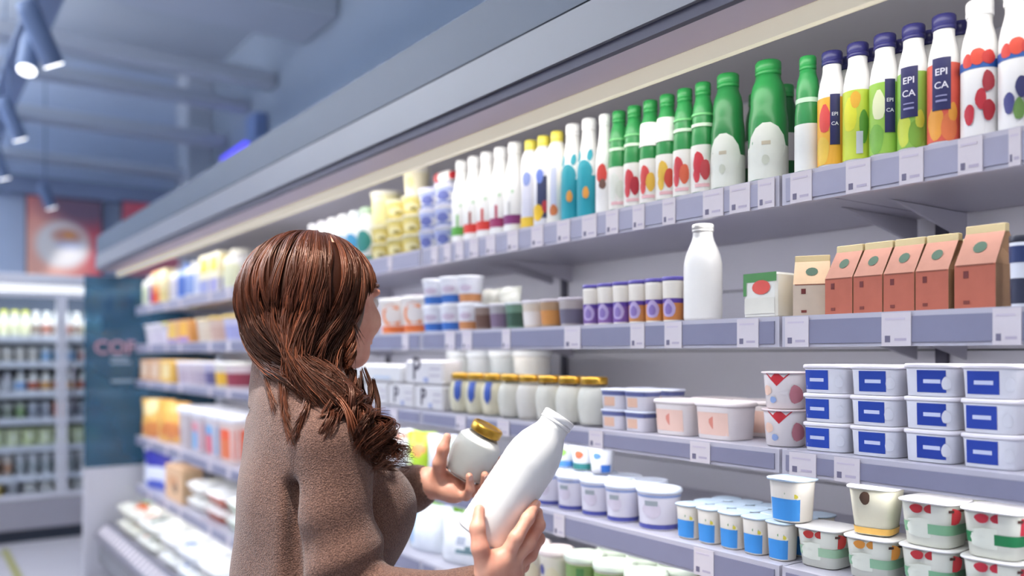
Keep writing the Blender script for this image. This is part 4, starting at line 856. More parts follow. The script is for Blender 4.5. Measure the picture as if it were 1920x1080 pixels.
backrow(BROWS[2], yb0, yb1, 9, .15, [bt('#c9ccd2', '#b9bcc6', '#c9c6cc'), bt('#8fb0dc', '#f2f4f6'), bt('#b85f48', '#f0ece8'), bt('#d09a5a', '#f0ebe2'), bt('#c08068', '#efe8e4')], ['grey bottle', 'white bottle with blue band', 'white bottle with brick red band', 'white bottle with ochre band', 'white bottle with tan band'], 'third row behind glass doors', 'bottle', 'small bottles in the far refrigerator', [0, 0, 1, 2, 3, 4, 3, 2, 4])
backrow(BROWS[3], yb0, yb1, 9, .12, [cu('#b0b4ae', '#c6c9cc', '#8f9a8c'), cu('#a8b49c', '#c9cfc6', '#7f9a6a'), cu('#e07f45', '#e08f58', '#d0602e'), cu('#b8bcc6', '#d0d4da', '#a0a6b4')], ['grey jar-shaped tub', 'sage green tub', 'orange tub', 'blue-grey tub'], 'fourth row behind glass doors', 'tub', 'tubs in the far refrigerator', [0, 0, 1, 3, 3, 2, 3, 3, 3])
backrow(BROWS[4], yb0, yb1, 7, .13, [lambda r, h: bag(2*r, h, .07, '#dfe6b8', [(0, .5, .6, .3, '#e9eed0')], seed=61), lambda r, h: bag(2*r, h, .07, '#d6e0a8', [(0, .6, .5, .2, '#ecf0d8')], seed=62), lambda r, h: bag(2*r, h, .07, '#b9d63c', [(0, .4, .5, .2, '#e2e98a')], seed=63)], ['pale green pouch', 'soft green pouch', 'bright lime pouch'], 'fifth row behind glass doors', 'pouch', 'pouches in the far refrigerator', [0, 0, 1, 0, 1, 0, 2])
backrow(BROWS[5], yb0, yb1, 9, .16, [cu('#c9c0b8', '#d6d2d4', '#b08a70'), cu('#c9ccd0', '#e0e2e6', '#a9b0b4'), cu('#d9dadc', '#ececee', '#c6c8cc')], ['brownish tall cup', 'grey tall cup', 'white tall cup'], 'sixth row behind glass doors', 'cup', 'tall cups in the far refrigerator', [0, 0, 1, 1, 1, 1, 1, 2, 2])
backrow(BROWS[6], yb0, yb1, 7, .10, [cu('#d9c890', '#cfc8c0', '#d8b85a'), cu('#bfc0c6', '#c9cad0', '#a8aab2'), lambda r, h: traypack(2*r, 2*r, h, '#d6d4d2', '#f4f2ec', [], seed=70)], ['golden cup', 'grey cup', 'white domed tray'], 'bottom row behind glass doors', 'cup', 'low items in the far refrigerator', [0, 1, 2, 2, 2, 2, 2])
# ------------------------------------------------------------------ the shopper
def nets(f, lo, hi, h):
    """naive surface nets of the field f over a box"""
    lo = np.array(lo, float); n = [int(math.ceil((hi[i] - lo[i]) / h)) + 1 for i in range(3)]
    ax = [lo[i] + h * np.arange(n[i]) for i in range(3)]
    X, Y, Z = np.meshgrid(*ax, indexing='ij')
    V = f(np.stack([X, Y, Z], -1).astype(np.float32)).astype(np.float32)
    ins = V < 0
    c = [n[0]-1, n[1]-1, n[2]-1]
    acc = np.zeros(c + [3], np.float32); cnt = np.zeros(c, np.float32)
    offs = [(i, j, k) for i in (0, 1) for j in (0, 1) for k in (0, 1)]
    def sl(o): return tuple(slice(o[d], o[d] + c[d]) for d in range(3))
    for a in range(3):
        for o in offs:
            if o[a]: continue
            p = list(o); p[a] = 1; p = tuple(p)
            A, B = V[sl(o)], V[sl(p)]; cr = (A < 0) != (B < 0)
            t = np.where(cr, A / np.where(cr, A - B, 1), 0)
            for d in range(3): acc[..., d] += np.where(cr, o[d] + (t if d == a else 0), 0)
            cnt += cr
    act = cnt > 0; idx = np.full(c, -1, np.int64); idx[act] = np.arange(act.sum())
    ii = np.argwhere(act); P = lo + h * (ii + acc[act] / cnt[act][:, None])
    F = []
    for a in range(3):
        b_, c_ = (a + 1) % 3, (a + 2) % 3
        s0 = [slice(0, c[d]) for d in range(3)]; s0[b_] = slice(1, c[b_]); s0[c_] = slice(1, c[c_])
        s1 = list(s0); s1[a] = slice(1, c[a] + 1)
        A, B = ins[tuple(s0)], ins[tuple(s1)]
        cr = np.argwhere(A != B)
        if not len(cr): continue
        sgn = A[tuple(cr.T)]
        base = cr.copy(); base[:, b_] += 1; base[:, c_] += 1
        def at(db, dc):
            q = base.copy(); q[:, b_] -= db; q[:, c_] -= dc; return idx[tuple(q.T)]
        q = np.stack([at(1, 1), at(0, 1), at(0, 0), at(1, 0)], 1)
        q[~sgn] = q[~sgn][:, ::-1]; F.append(q)
    return P, np.concatenate(F)
def arr(v): return np.array(tuple(v), np.float32)
def cone(P, a, b, ra, rb):
    a, b = arr(a), arr(b); ab = b - a; L = float(ab @ ab)
    t = np.clip(((P - a) @ ab) / L, 0, 1)
    return np.linalg.norm(P - a - t[..., None] * ab, axis=-1) - (ra + (rb - ra) * t)
def ell(P, c, R, rad):                      # R: three axes, rad: three half sizes
    M = np.stack([arr(x) for x in R], 1); q = ((P - arr(c)) @ M) / np.array(rad, np.float32)
    k = np.linalg.norm(q, axis=-1)
    k2 = np.linalg.norm(q / np.array(rad, np.float32), axis=-1)
    return k * (k - 1) / np.maximum(k2, 1e-6)
def smin(a, b, k):
    h = np.maximum(k - np.abs(a - b), 0) / k
    return np.minimum(a, b) - h * h * k * .25
def smax(a, b, k): return -smin(-a, -b, k)
def sunion(ds, k):
    d = ds[0]
    for e in ds[1:]: d = smin(d, e, k)
    return d
def tomesh(name, parts, m, smooth=0):
    vs = []; fs = []; o = 0
    for P, F in parts: vs.append(P); fs.append(F + o); o += len(P)
    V = np.concatenate(vs); F = np.concatenate(fs)
    me = bpy.data.meshes.new(name); me.from_pydata(V.tolist(), [], F.tolist())
    me.polygons.foreach_set('use_smooth', [True] * len(F)); me.materials.append(m); me.update()
    return me
def frame(deg):                              # facing direction turned into the depth by deg
    a = math.radians(deg); f = RGT * math.cos(a) + FWD * math.sin(a); l = -RGT * math.sin(a) + FWD * math.cos(a)
    return f, l
BF, BL = frame(27); HF, HL = frame(50)

# joints
NECK = W(548, 735, 1.52)
TC = W(575, 900, 1.50)                        # chest centre
SHR = W(622, 838, 1.385); ELR = W(650, 1135, 1.355); WRR = W(925, 1112, 1.285)
SHL = W(520, 840, 1.65); ELL = W(612, 995, 1.79); WRL = W(800, 906, 1.715)
HC = W(606, 562, 1.535)                       # head centre
PEL = Vector((TC.x, TC.y, .98)) - BF * .01

def head_sdf(P):
    A = (HF, HL, UP)
    d = ell(P, HC + UP * .028 - HF * .012, A, (.096, .076, .092))
    d = smin(d, ell(P, HC + HF * .030 - UP * .035, A, (.068, .062, .082)), .04)
    d = smin(d, ell(P, HC + HF * .066 - UP * .100, A, (.024, .026, .018)), .035)       # chin
    d = smin(d, cone(P, HC - HL * .048 - UP * .075 + HF * .005, HC + HF * .055 - UP * .098 - HL * .02, .018, .016), .03)
    d = smin(d, cone(P, HC + HL * .048 - UP * .075 + HF * .005, HC + HF * .055 - UP * .098 + HL * .02, .018, .016), .03)
    for s in (-1, 1):
        d = smin(d, ell(P, HC + HF * .070 - UP * .038 + HL * (s * .036), A, (.024, .024, .022)), .03)   # cheeks
        d = smax(d, -ell(P, HC + HF * .100 - UP * .004 + HL * (s * .031), A, (.012, .016, .011)), .02)   # sockets
        d = smin(d, ell(P, HC - HF * .005 - UP * .012 + HL * (s * .076), A, (.018, .006, .030)), .010)  # ears
        d = smin(d, cone(P, HC + HF * .098 + UP * .016 + HL * (s * .018), HC + HF * .086 + UP * .016 + HL * (s * .048), .008, .006), .014)
    d = smin(d, cone(P, HC + HF * .098 + UP * .000, HC + HF * .122 - UP * .040, .008, .012), .015)      # nose
    for s in (-1, 1): d = smin(d, ell(P, HC + HF * .106 - UP * .044 + HL * (s * .012), A, (.010, .008, .007)), .008)
    d = smin(d, ell(P, HC + HF * .096 - UP * .066, A, (.012, .024, .006)), .008)        # lips
    d = smin(d, ell(P, HC + HF * .094 - UP * .077, A, (.012, .020, .006)), .008)
    d = smin(d, cone(P, HC - UP * .07 - HF * .02, NECK - UP * .03, .052, .056), .04)
    return d
def body_sdf(P):
    A = (BF, BL, UP)
    d = ell(P, TC + UP * .02, A, (.085, .135, .20))
    d = smin(d, cone(P, NECK + UP * .03, NECK - UP * .06, .05, .06), .05)
    d = smin(d, ell(P, PEL, A, (.10, .155, .15)), .10)
    for a, b_, c in ((SHR, ELR, WRR), (SHL, ELL, WRL)):
        d = smin(d, cone(P, a, b_, .036, .030), .04); d = smin(d, cone(P, b_, c, .030, .024), .03)
    for s in (-1, 1):
        hip = PEL + BL * (s * .085) - UP * .04; kn = Vector((hip.x, hip.y, .52)) + BF * .01; an = Vector((hip.x, hip.y, .09)) - BF * .02
        d = smin(d, cone(P, hip, kn, .075, .050), .05); d = smin(d, cone(P, kn, an, .050, .036), .03)
        d = smin(d, cone(P, an - UP * .04, an + BF * .15 - UP * .055, .034, .022), .03)
    return d

# ---- hands
def chain(P, pts, rs, k=.006):
    d = None
    for i in range(len(pts) - 1):
        c = cone(P, pts[i], pts[i+1], rs[i], rs[i+1]); d = c if d is None else smin(d, c, k)
    return d
HANDR = dict(
  palm=[W(928, 1096, 1.285), W(924, 1062, 1.272), W(946, 1058, 1.282), W(958, 1075, 1.300)],
  thumb=([W(914, 1078, 1.268), W(900, 1028, 1.258), W(895, 990, 1.264), W(899, 956, 1.280)], [.0150, .0125, .0110, .0085]),
  fingers=[([W(944, 1050, 1.272), W(968, 1008, 1.272), W(990, 972, 1.288), W(1004, 946, 1.312)], [.0125, .0105, .0095, .0080]),
           ([W(955, 1056, 1.286), W(990, 1020, 1.290), W(1010, 985, 1.315), W(1008, 962, 1.345)], [.0122, .0108, .0098, .0080]),
           ([W(958, 1066, 1.300), W(994, 1040, 1.312), W(1010, 1010, 1.340), W(1000, 992, 1.366)], [.0118, .0102, .0092, .0078]),
           ([W(954, 1076, 1.312), W(980, 1062, 1.332), W(992, 1040, 1.356), W(982, 1020, 1.376)], [.0105, .0092, .0084, .0070])])
HANDL = dict(
  palm=[W(808, 904, 1.715), W(836, 902, 1.720), W(852, 912, 1.705), W(846, 922, 1.690)],
  thumb=([W(822, 896, 1.700), W(824, 868, 1.676), W(831, 842, 1.668), W(838, 820, 1.672)], [.0160, .0130, .0115, .0085]),
  fingers=[([W(862, 906, 1.745), W(900, 905, 1.755), W(932, 888, 1.745), W(940, 862, 1.725)], [.0120, .0102, .0092, .0078]),
           ([W(866, 914, 1.725), W(902, 914, 1.725), W(926, 902, 1.705), W(931, 880, 1.685)], [.0122, .0104, .0094, .0080]),
           ([W(864, 922, 1.702), W(892, 924, 1.696), W(908, 912, 1.674), W(909, 891, 1.660)], [.0118, .0100, .0090, .0078]),
           ([W(856, 928, 1.685), W(874, 930, 1.672), W(882, 916, 1.652), W(880, 893, 1.645)], [.0105, .0090, .0082, .0070])])
def hand_sdf(P, hd, wr, el):
    p = hd['palm']; dirn = (el - wr).normalized()
    d = cone(P, wr + dirn * .07, wr, .027, .0245)
    d = smin(d, cone(P, wr, p[1], .024, .021), .02)
    d = smin(d, cone(P, wr, p[2], .022, .018), .02); d = smin(d, cone(P, wr, p[3], .022, .016), .02)
    d = smin(d, cone(P, p[1], p[3], .017, .015), .02)
    for i, (pts, rs) in enumerate(hd['fingers']):
        d = smin(d, cone(P, p[0], pts[0], .018, .014), .012)
        d = smin(d, chain(P, pts, rs), .007)
    d = smin(d, cone(P, p[0], hd['thumb'][0][0], .020, .016), .012)
    d = smin(d, chain(P, *hd['thumb']), .010)
    return d
def bounds(pts, pad):
    a = np.array([tuple(p) for p in pts]); return a.min(0) - pad, a.max(0) + pad

# ---- materials
def skin_mat():
    m = bpy.data.materials.new('skin'); m.use_nodes = True; nt = m.node_tree; b = nt.nodes['Principled BSDF']
    tc = nt.nodes.new('ShaderNodeTexCoord'); n = nt.nodes.new('ShaderNodeTexNoise'); n.inputs['Scale'].default_value = 26; n.inputs['Detail'].default_value = 4
    nt.links.new(tc.outputs['Object'], n.inputs['Vector'])
    r = nt.nodes.new('ShaderNodeValToRGB'); r.color_ramp.elements[0].color = lin('#cf8a72'); r.color_ramp.elements[0].position = .3; r.color_ramp.elements[1].color = lin('#e4ab90'); r.color_ramp.elements[1].position = .7
    nt.links.new(n.outputs['Fac'], r.inputs[0]); nt.links.new(r.outputs[0], b.inputs['Base Color'])
    b.inputs['Roughness'].default_value = .5; b.inputs['Subsurface Weight'].default_value = .12; b.inputs['Subsurface Radius'].default_value = (.012, .005, .003); b.inputs['Subsurface Scale'].default_value = 1.0
    n2 = nt.nodes.new('ShaderNodeTexNoise'); n2.inputs['Scale'].default_value = 260; nt.links.new(tc.outputs['Object'], n2.inputs['Vector'])
    bp = nt.nodes.new('ShaderNodeBump'); bp.inputs['Strength'].default_value = .15; bp.inputs['Distance'].default_value = .001; nt.links.new(n2.outputs['Fac'], bp.inputs['Height']); nt.links.new(bp.outputs[0], b.inputs['Normal'])
    return m
def wool_mat():
    m = bpy.data.materials.new('brown_wool'); m.use_nodes = True; nt = m.node_tree; b = nt.nodes['Principled BSDF']
    tc = nt.nodes.new('ShaderNodeTexCoord')
    n = nt.nodes.new('ShaderNodeTexNoise'); n.inputs['Scale'].default_value = 480; n.inputs['Detail'].default_value = 2; nt.links.new(tc.outputs['Object'], n.inputs['Vector'])
    n3 = nt.nodes.new('ShaderNodeTexNoise'); n3.inputs['Scale'].default_value = 9; nt.links.new(tc.outputs['Object'], n3.inputs['Vector'])
    r = nt.nodes.new('ShaderNodeValToRGB'); r.color_ramp.elements[0].position = .36; r.color_ramp.elements[0].color = lin('#523930'); r.color_ramp.elements[1].position = .66; r.color_ramp.elements[1].color = lin('#805f50')
    nt.links.new(n.outputs['Fac'], r.inputs[0]); nt.links.new(r.outputs[0], b.inputs['Base Color'])
    b.inputs['Roughness'].default_value = .95; b.inputs['Sheen Weight'].default_value = .25; b.inputs['Sheen Roughness'].default_value = .5; b.inputs['Specular IOR Level'].default_value = .1
    v = nt.nodes.new('ShaderNodeTexVoronoi'); v.inputs['Scale'].default_value = 460; nt.links.new(tc.outputs['Object'], v.inputs['Vector'])
    bp = nt.nodes.new('ShaderNodeBump'); bp.inputs['Strength'].default_value = .6; bp.inputs['Distance'].default_value = .002
    nt.links.new(v.outputs['Distance'], bp.inputs['Height'])
    bp2 = nt.nodes.new('ShaderNodeBump'); bp2.inputs['Strength'].default_value = .35; bp2.inputs['Distance'].default_value = .02
    nt.links.new(n3.outputs['Fac'], bp2.inputs['Height']); nt.links.new(bp2.outputs[0], bp.inputs['Normal']); nt.links.new(bp.outputs[0], b.inputs['Normal'])
    return m
def hair_mat():
    m = bpy.data.materials.new('auburn_hair'); m.use_nodes = True; nt = m.node_tree; b = nt.nodes['Principled BSDF']
    at = nt.nodes.new('ShaderNodeAttribute'); at.attribute_name = 'tone'
    r = nt.nodes.new('ShaderNodeValToRGB'); e = r.color_ramp.elements
    e[0].position = 0; e[0].color = lin('#1c0d08'); e[1].position = 1; e[1].color = lin('#864a30')
    x = e.new(.55); x.color = lin('#452216')
    nt.links.new(at.outputs['Fac'], r.inputs[0]); nt.links.new(r.outputs[0], b.inputs['Base Color'])
    b.inputs['Roughness'].default_value = .34; b.inputs['Specular IOR Level'].default_value = .6
    b.inputs['Specular Tint'].default_value = lin('#ffcdb0')
    return m
M_SKIN, M_WOOL, M_HAIR = skin_mat(), wool_mat(), hair_mat()

base = Vector((TC.x, TC.y, 0))
person = thing('person', base, 'woman in brown wool turtleneck sweater with auburn hair holding a jar and a milk bottle', 'person')
def pchild(name, me, label=None, parent=person):
    o = obj(name, me, parent, label); o.location = -base if parent is person else (0, 0, 0); return o
parts = []
lo, hi = bounds([HC], .17); hi[2] = HC.z + .14; lo[2] = NECK.z - .06; parts.append(nets(head_sdf, lo, hi, .0034))
allp = [SHR, ELR, WRR, SHL, ELL, WRL, NECK, PEL + BL * .2, PEL - BL * .2, Vector((PEL.x, PEL.y, .0)) + BF * .2, PEL - BF * .15]
lo, hi = bounds(allp, .08); lo[2] = .0; parts.append(nets(body_sdf, lo, hi, .012))
for hd, wr, el in ((HANDR, WRR, ELR), (HANDL, WRL, ELL)):
    pts = hd['palm'] + hd['thumb'][0] + sum([f[0] for f in hd['fingers']], []) + [wr, wr + (el - wr).normalized() * .08]
    lo, hi = bounds(pts, .035); parts.append(nets(lambda P: hand_sdf(P, hd, wr, el), lo, hi, .0021))
body = pchild('body', tomesh('body', parts, M_SKIN))
# eyes and brows
ME = mat('#f2efe9', .2); MI = mat('#4a3020', .2)
for s in (-1, 1):
    b = MB()
    c = HC + HF * .088 - UP * .004 + HL * (s * .031)
    for rad, cc, m in ((.0125, c, ME), (.0068, c + HF * .0075, MI)):
        vs = []; fs = []
        for i in range(7):
            for j in range(12):
                a, q = PI * i / 6, 2 * PI * j / 12; vs.append(cc + HF * (rad * math.cos(a)) + HL * (rad * math.sin(a) * math.cos(q)) + UP * (rad * math.sin(a) * math.sin(q)))
        for i in range(6):
            for j in range(12): fs.append((i*12+j, i*12+(j+1)%12, (i+1)*12+(j+1)%12, (i+1)*12+j))
        b.add(vs, fs, m, True)
    pchild('eye', b.mesh('eye'))
for s in (-1, 1):
    b = MB(); b.tube([HC + HF * (.104 - .02 * abs(t) ** 2) + UP * (.024 + .006 * (1 - abs(t - .4))) + HL * (s * (.016 + .034 * t)) for t in (0, .25, .5, .75, 1)], [.003, .0045, .0045, .0035, .0015], mat('#3a1d14', .7), 6)
    pchild('eyebrow', b.mesh('eyebrow'))
b = MB()
b.tube([HC + HF * (.104 - .018 * t * t) - UP * (.0715 - .004 * abs(t)) + HL * (.023 * t) for t in (-1, -.5, 0, .5, 1)], [.002, .0055, .006, .0055, .002], mat('#b8564e', .4), 8)
pchild('lips', b.mesh('lips'))
# finger nails
def nail(b, pts, out):
    p, q = pts[-1], pts[-2]; d = (p - q).normalized(); o = out - d * out.dot(d); o.normalize(); s = d.cross(o)
    c = p + o * .0066 - d * .001
    vs = [c - d * .005 - s * .004, c - d * .005 + s * .004, c + d * .004 + s * .0035, c + d * .006, c + d * .004 - s * .0035]
    vs += [v + o * .0012 for v in vs]
    b.add(vs, [(4, 3, 2, 1, 0), (5, 6, 7, 8, 9)] + [(i, (i + 1) % 5, 5 + (i + 1) % 5, 5 + i) for i in range(5)], mat('#e9b9a8', .25))
for hd in (HANDR, HANDL):
    for pts, rs in hd['fingers'] + [hd['thumb']]:
        b = MB(); nail(b, list(pts), -FWD + RGT * .4); pchild('finger_nail', b.mesh('finger_nail'))

# ---- sweater
def sweater_sdf(P):
    A = (BF, BL, UP)
    d = ell(P, TC + UP * .00, A, (.108, .165, .27))
    d = smin(d, ell(P, TC - UP * .22, A, (.112, .175, .22)), .10)
    d = smin(d, ell(P, TC + BF * .102 - BL * .045 - UP * .062, A, (.082, .080, .085)), .07)      # bust
    d = smin(d, ell(P, TC + BF * .098 + BL * .070 - UP * .062, A, (.082, .080, .085)), .07)
    d = smin(d, cone(P, SHL + UP * .004, NECK - UP * .075, .055, .050), .05); d = smin(d, cone(P, SHR + UP * .002, NECK - UP * .080, .056, .050), .05)
    # collar, a soft roll
    col = cone(P, NECK + UP * .060 - BF * .004, NECK - UP * .062, .060, .064)
    d = smin(d, col, .022)
    d = smin(d, cone(P, NECK + UP * .052, NECK + UP * .018, .066, .067), .012)
    # groove where the collar meets the shoulders
    q = P - arr(NECK - UP * .034); rr_ = np.sqrt((q @ arr(BF)) ** 2 + (q @ arr(BL)) ** 2)
    ring = np.sqrt((rr_ - .070) ** 2 + (q[..., 2] - .25 * (q @ arr(-BF))* .0) ** 2) - .0055
    d = smax(d, -ring, .010)
    # near arm with folds at the elbow
    arm = cone(P, SHR, ELR, .064, .058)
    q = P - arr(SHR); ax = arr((ELR - SHR).normalized()); t = q @ ax
    fold = np.sin((t + .35 * (q @ arr(BF))) * 62) * .0075 * np.exp(-((t - .19) / .075) ** 2)
    arm = arm + fold
    d = smin(d, arm, .012)
    fr = smin(cone(P, ELR, W(885, 1114, 1.292), .056, .040), cone(P, W(868, 1115, 1.296), W(890, 1114, 1.290), .041, .043), .01)
    d = smin(d, fr, .03)
    # far arm with a wide cuff
    la = smin(cone(P, SHL, ELL, .060, .052), cone(P, ELL, W(786, 910, 1.72), .054, .043), .03)
    q = P - arr(ELL); ax = arr((WRL - ELL).normalized()); t = q @ ax
    la = la + np.sin(t * 75 + 1.0) * .003
    la = smax(la, ((P - arr(W(812, 905, 1.715))) @ ax), .006)
    d = smin(d, la, .03)
    # crease between arm and back, long soft folds on the back
    cr = cone(P, W(556, 915, 1.360), W(556, 1095, 1.336), .009, .013)
    d = smax(d, -cr, .022)
    cr = cone(P, W(702, 895, 1.392), W(706, 1090, 1.385), .010, .013)
    d = smax(d, -cr, .018)
    u = (P - arr(TC))
    d = d + .0035 * np.sin((u @ arr(BL)) * 38 + (u[..., 2]) * 9) * np.exp(-((u[..., 2] + .12) / .14) ** 2) + .0025 * np.sin(u[..., 2] * 34 + (u @ arr(BF)) * 22 + 1)
    # openings: collar top, cuffs and hem are cut clean
    d = smax(d, (P[..., 2] - (NECK.z + .056)) + .12 * ((P - arr(NECK)) @ arr(BF)), .006)
    d = smax(d, -cone(P, NECK + UP * .2, NECK + UP * .02, .054, .050), .008)
    d = smax(d, -cone(P, WRL + (WRL - ELL).normalized() * .08, W(796, 908, 1.718), .033, .031), .006)
    d = smax(d, (.86 - P[..., 2]), .006)
    return d
lo, hi = bounds([SHR, ELR, W(900, 1114, 1.29), SHL, ELL, W(812, 905, 1.715), NECK + UP * .06, TC + BF * .2, TC - BF * .13, TC + BL * .19, TC - BL * .19], .075)
lo[2] = .84
sweater = pchild('sweater', tomesh('sweater', [nets(sweater_sdf, lo, hi, .0046)], M_WOOL), 'brown wool turtleneck sweater')
# trousers and shoes (below the frame)
def trouser_sdf(P):
    A = (BF, BL, UP); d = ell(P, PEL - UP * .02, A, (.112, .168, .15))
    for s in (-1, 1):
        hip = PEL + BL * (s * .085) - UP * .04; kn = Vector((hip.x, hip.y, .52)) + BF * .01; an = Vector((hip.x, hip.y, .09)) - BF * .02
        d = smin(d, cone(P, hip, kn, .088, .064), .03); d = smin(d, cone(P, kn, an, .064, .056), .02)
    return smax(d, .085 - P[..., 2], .004)
lo, hi = bounds([PEL + BL * .2, PEL - BL * .2, PEL + BF * .2, PEL - BF * .2], .05); lo[2] = .07; hi[2] = 1.15
pchild('trousers', tomesh('trousers', [nets(trouser_sdf, lo, hi, .010)], mat('#2f3347', .85, name='dark_denim', scale=90, bump=.3)))
for s in (-1, 1):
    hip = PEL + BL * (s * .085); an = Vector((hip.x, hip.y, .075)) - BF * .02
    def shoe_sdf(P):
        c = smin(cone(P, an - BF * .03 - UP * .025, an + BF * .16 - UP * .03, .046, .038), cone(P, an, an + UP * .03, .046, .046), .03)
        return smax(c, .002 - P[..., 2], .003)
    lo, hi = bounds([an - BF * .03, an + BF * .16], .07); lo[2] = -.01; hi[2] = .16
    pchild('shoe', tomesh('shoe', [nets(shoe_sdf, lo, hi, .006)], mat('#ded9d4', .6, name='shoe_leather')))

# ---- hair: a soft cap underneath and several thousand strands over it
HAIRC = W(578, 560, 1.525)
HA = (RGT, FWD, UP)
HR = (.124, .118, .119)
CROWN = (HAIRC + Vector(RGT * .035 + FWD * .02 + UP * .118))
GATH = W(588, 694, 1.468)
def hair_sdf(P):
    d = ell(P, HAIRC, HA, tuple(x - .005 for x in HR))
    d = smin(d, cone(P, W(545, 625, 1.51), W(585, 680, 1.475), .062, .030), .06)
    d = smin(d, cone(P, W(590, 680, 1.465), W(640, 755, 1.42), .026, .020), .03)
    d = smin(d, cone(P, W(640, 755, 1.42), W(680, 820, 1.40), .018, .010), .03)
    # clear the face
    q = P - arr(HC); f = q @ arr(HF); z = q[..., 2]; l = q @ arr(HL)
    face = np.maximum(.022 - f + np.maximum(0, z) * 1.2 , z - .040)
    face = smax(face, -(l + .115), .01)
    d = smax(d, -face, .015)
    return d
lo, hi = bounds([HAIRC], .15); lo[2] = W(690, 860, 1.40).z; hi = np.maximum(hi, np.array(tuple(W(720, 835, 1.40))) + .05); lo = np.minimum(lo, np.array(tuple(W(700, 800, 1.38))) - .05)
hp, hf_ = nets(hair_sdf, lo, hi, .0042)
HV = [hp]; HFc = [hf_]; TONE = [np.full(len(hp), .18)]
off = len(hp)
def strand(pts, r0, tone, seg=3, r1=.25, rmid=1.0):
    global off
    pts = np.array([tuple(p) for p in pts]); n = len(pts)
    T = np.gradient(pts, axis=0); T /= np.linalg.norm(T, axis=1)[:, None] + 1e-9
    a = np.cross(T, np.array([.31, .2, .93])); a /= np.linalg.norm(a, axis=1)[:, None] + 1e-9; c = np.cross(T, a)
    u = np.linspace(0, 1, n); r = r0 * np.clip(np.minimum(.35 + u * 5, r1 + (1 - u) * 3.2), 0, 1)
    V = np.concatenate([pts[:, None, :] + r[:, None, None] * (a[:, None, :] * math.cos(2*PI*j/seg) + c[:, None, :] * math.sin(2*PI*j/seg)) for j in range(seg)], 1)
    F = []
    for i in range(n - 1):
        for j in range(seg): F.append((i*seg+j, i*seg+(j+1)%seg, (i+1)*seg+(j+1)%seg, (i+1)*seg+j))
    HV.append(V.reshape(-1, 3)); HFc.append(np.array(F) + off); off += n * seg
    TONE.append(np.repeat(np.clip(tone + .10 * np.sin(u * 5 + tone * 40), 0, 1), seg))
rnd = np.random.RandomState(5)
# the head of hair: meridians of the ellipsoid from the crown to the gathering point
def to_unit(p): q = p - HAIRC; return Vector((q.dot(RGT) / HR[0], q.dot(FWD) / HR[1], q.dot(UP) / HR[2]))
def from_unit(u, k): return HAIRC + RGT * (u.x * HR[0] * k) + FWD * (u.y * HR[1] * k) + UP * (u.z * HR[2] * k)
pc = to_unit(CROWN).normalized(); pg = to_unit(GATH).normalized()
axis = (pc - pg).normalized()
e1 = Vector((1, 0, 0)); e1 = (e1 - axis * e1.dot(axis)).normalized(); e2 = axis.cross(e1)
def in_face(p):
    q = p - HC; f = q.dot(HF); z = q.z; l = q.dot(HL)
    return f > .016 + max(0, z) * 1.2 and z < .034 and l > -.12
path = [W(540, 664, 1.436), W(584, 706, 1.404), W(626, 750, 1.385), W(660, 794, 1.370), W(690, 830, 1.362), W(712, 862, 1.365), W(724, 892, 1.362)]
def along(t):
    x = t * (len(path) - 1); i = min(int(x), len(path) - 2); f = x - i
    p0, p1, p2, p3 = path[max(i-1, 0)], path[i], path[i+1], path[min(i+2, len(path)-1)]
    return .5 * ((2*p1) + (p2-p0)*f + (2*p0-5*p1+4*p2-p3)*f*f + (3*p1-p0-3*p2+p3)*f*f*f)
NS = 4200
clump = rnd.rand(110, 4)
for i in range(NS):
    lon = 2 * PI * rnd.rand()
    ci = int(lon / (2 * PI) * 110); cl = clump[ci]
    st = .01 + .10 * rnd.rand() + .10 * cl[1] * (rnd.rand() < .5)
    en = .64 + .05 * cl[3] + .03 * rnd.rand()
    lift = .975 + .04 * rnd.rand() + .03 * (cl[2] - .5)
    wav = .012 * (rnd.rand() - .3); ph = cl[0] * 6
    pts = []; cut = False
    for t in np.linspace(0, 1, 16):
        th = (st + (en - st) * t) * PI
        lo_ = lon + (cl[0] - .5) * .06 + wav * 9 * math.sin(t * 6 + ph) * t + .26 * (cl[1] - .5) * math.sin(3 * t)
        u = axis * math.cos(th) + (e1 * math.cos(lo_) + e2 * math.sin(lo_)) * math.sin(th)
        p = from_unit(u, lift + (.016 + .02 * cl[3]) * math.sin(t * 9 + ph) * t)
        if in_face(p): cut = True; break
        pts.append(p)
    if len(pts) < 5: continue
    tone = .22 + .38 * cl[2] * cl[2] + .32 * rnd.rand() ** 2
    if not cut:                                  # run on, round the nape, into the side lock
        p0 = pts[-1]; d0 = (pts[-1] - pts[-2]).normalized()
        w = 2 * PI * ((lon / (2 * PI) * 3) % 1) + rnd.randn() * .3; rr = .012 + .030 * rnd.rand() ** .6
        te = .16 + .20 * rnd.rand(); p3_ = along(te) + RGT * (rr * math.cos(w)) - FWD * (rr * math.sin(w)) + UP * (.4 * rr * math.sin(w + 2))
        d3 = (along(te + .05) - along(te - .05)).normalized(); L = (p3_ - p0).length
        c1 = p0 + d0 * (L * .42) - FWD * .03; c2 = p3_ - d3 * (L * .33) - FWD * .012
        for t in np.linspace(.1, 1, 12):
            q = p0 * (1-t)**3 + c1 * (3*t*(1-t)**2) + c2 * (3*t*t*(1-t)) + p3_ * t**3
            pts.append(q + Vector(rnd.randn(3) * .0006))
    elif len(pts) > 7:
        pts[-1] = pts[-1] - UP * .005 - HF * .002
    strand(pts, (.0011 + .0005 * rnd.rand()) * (1 if rnd.rand() < .93 else .6), tone)
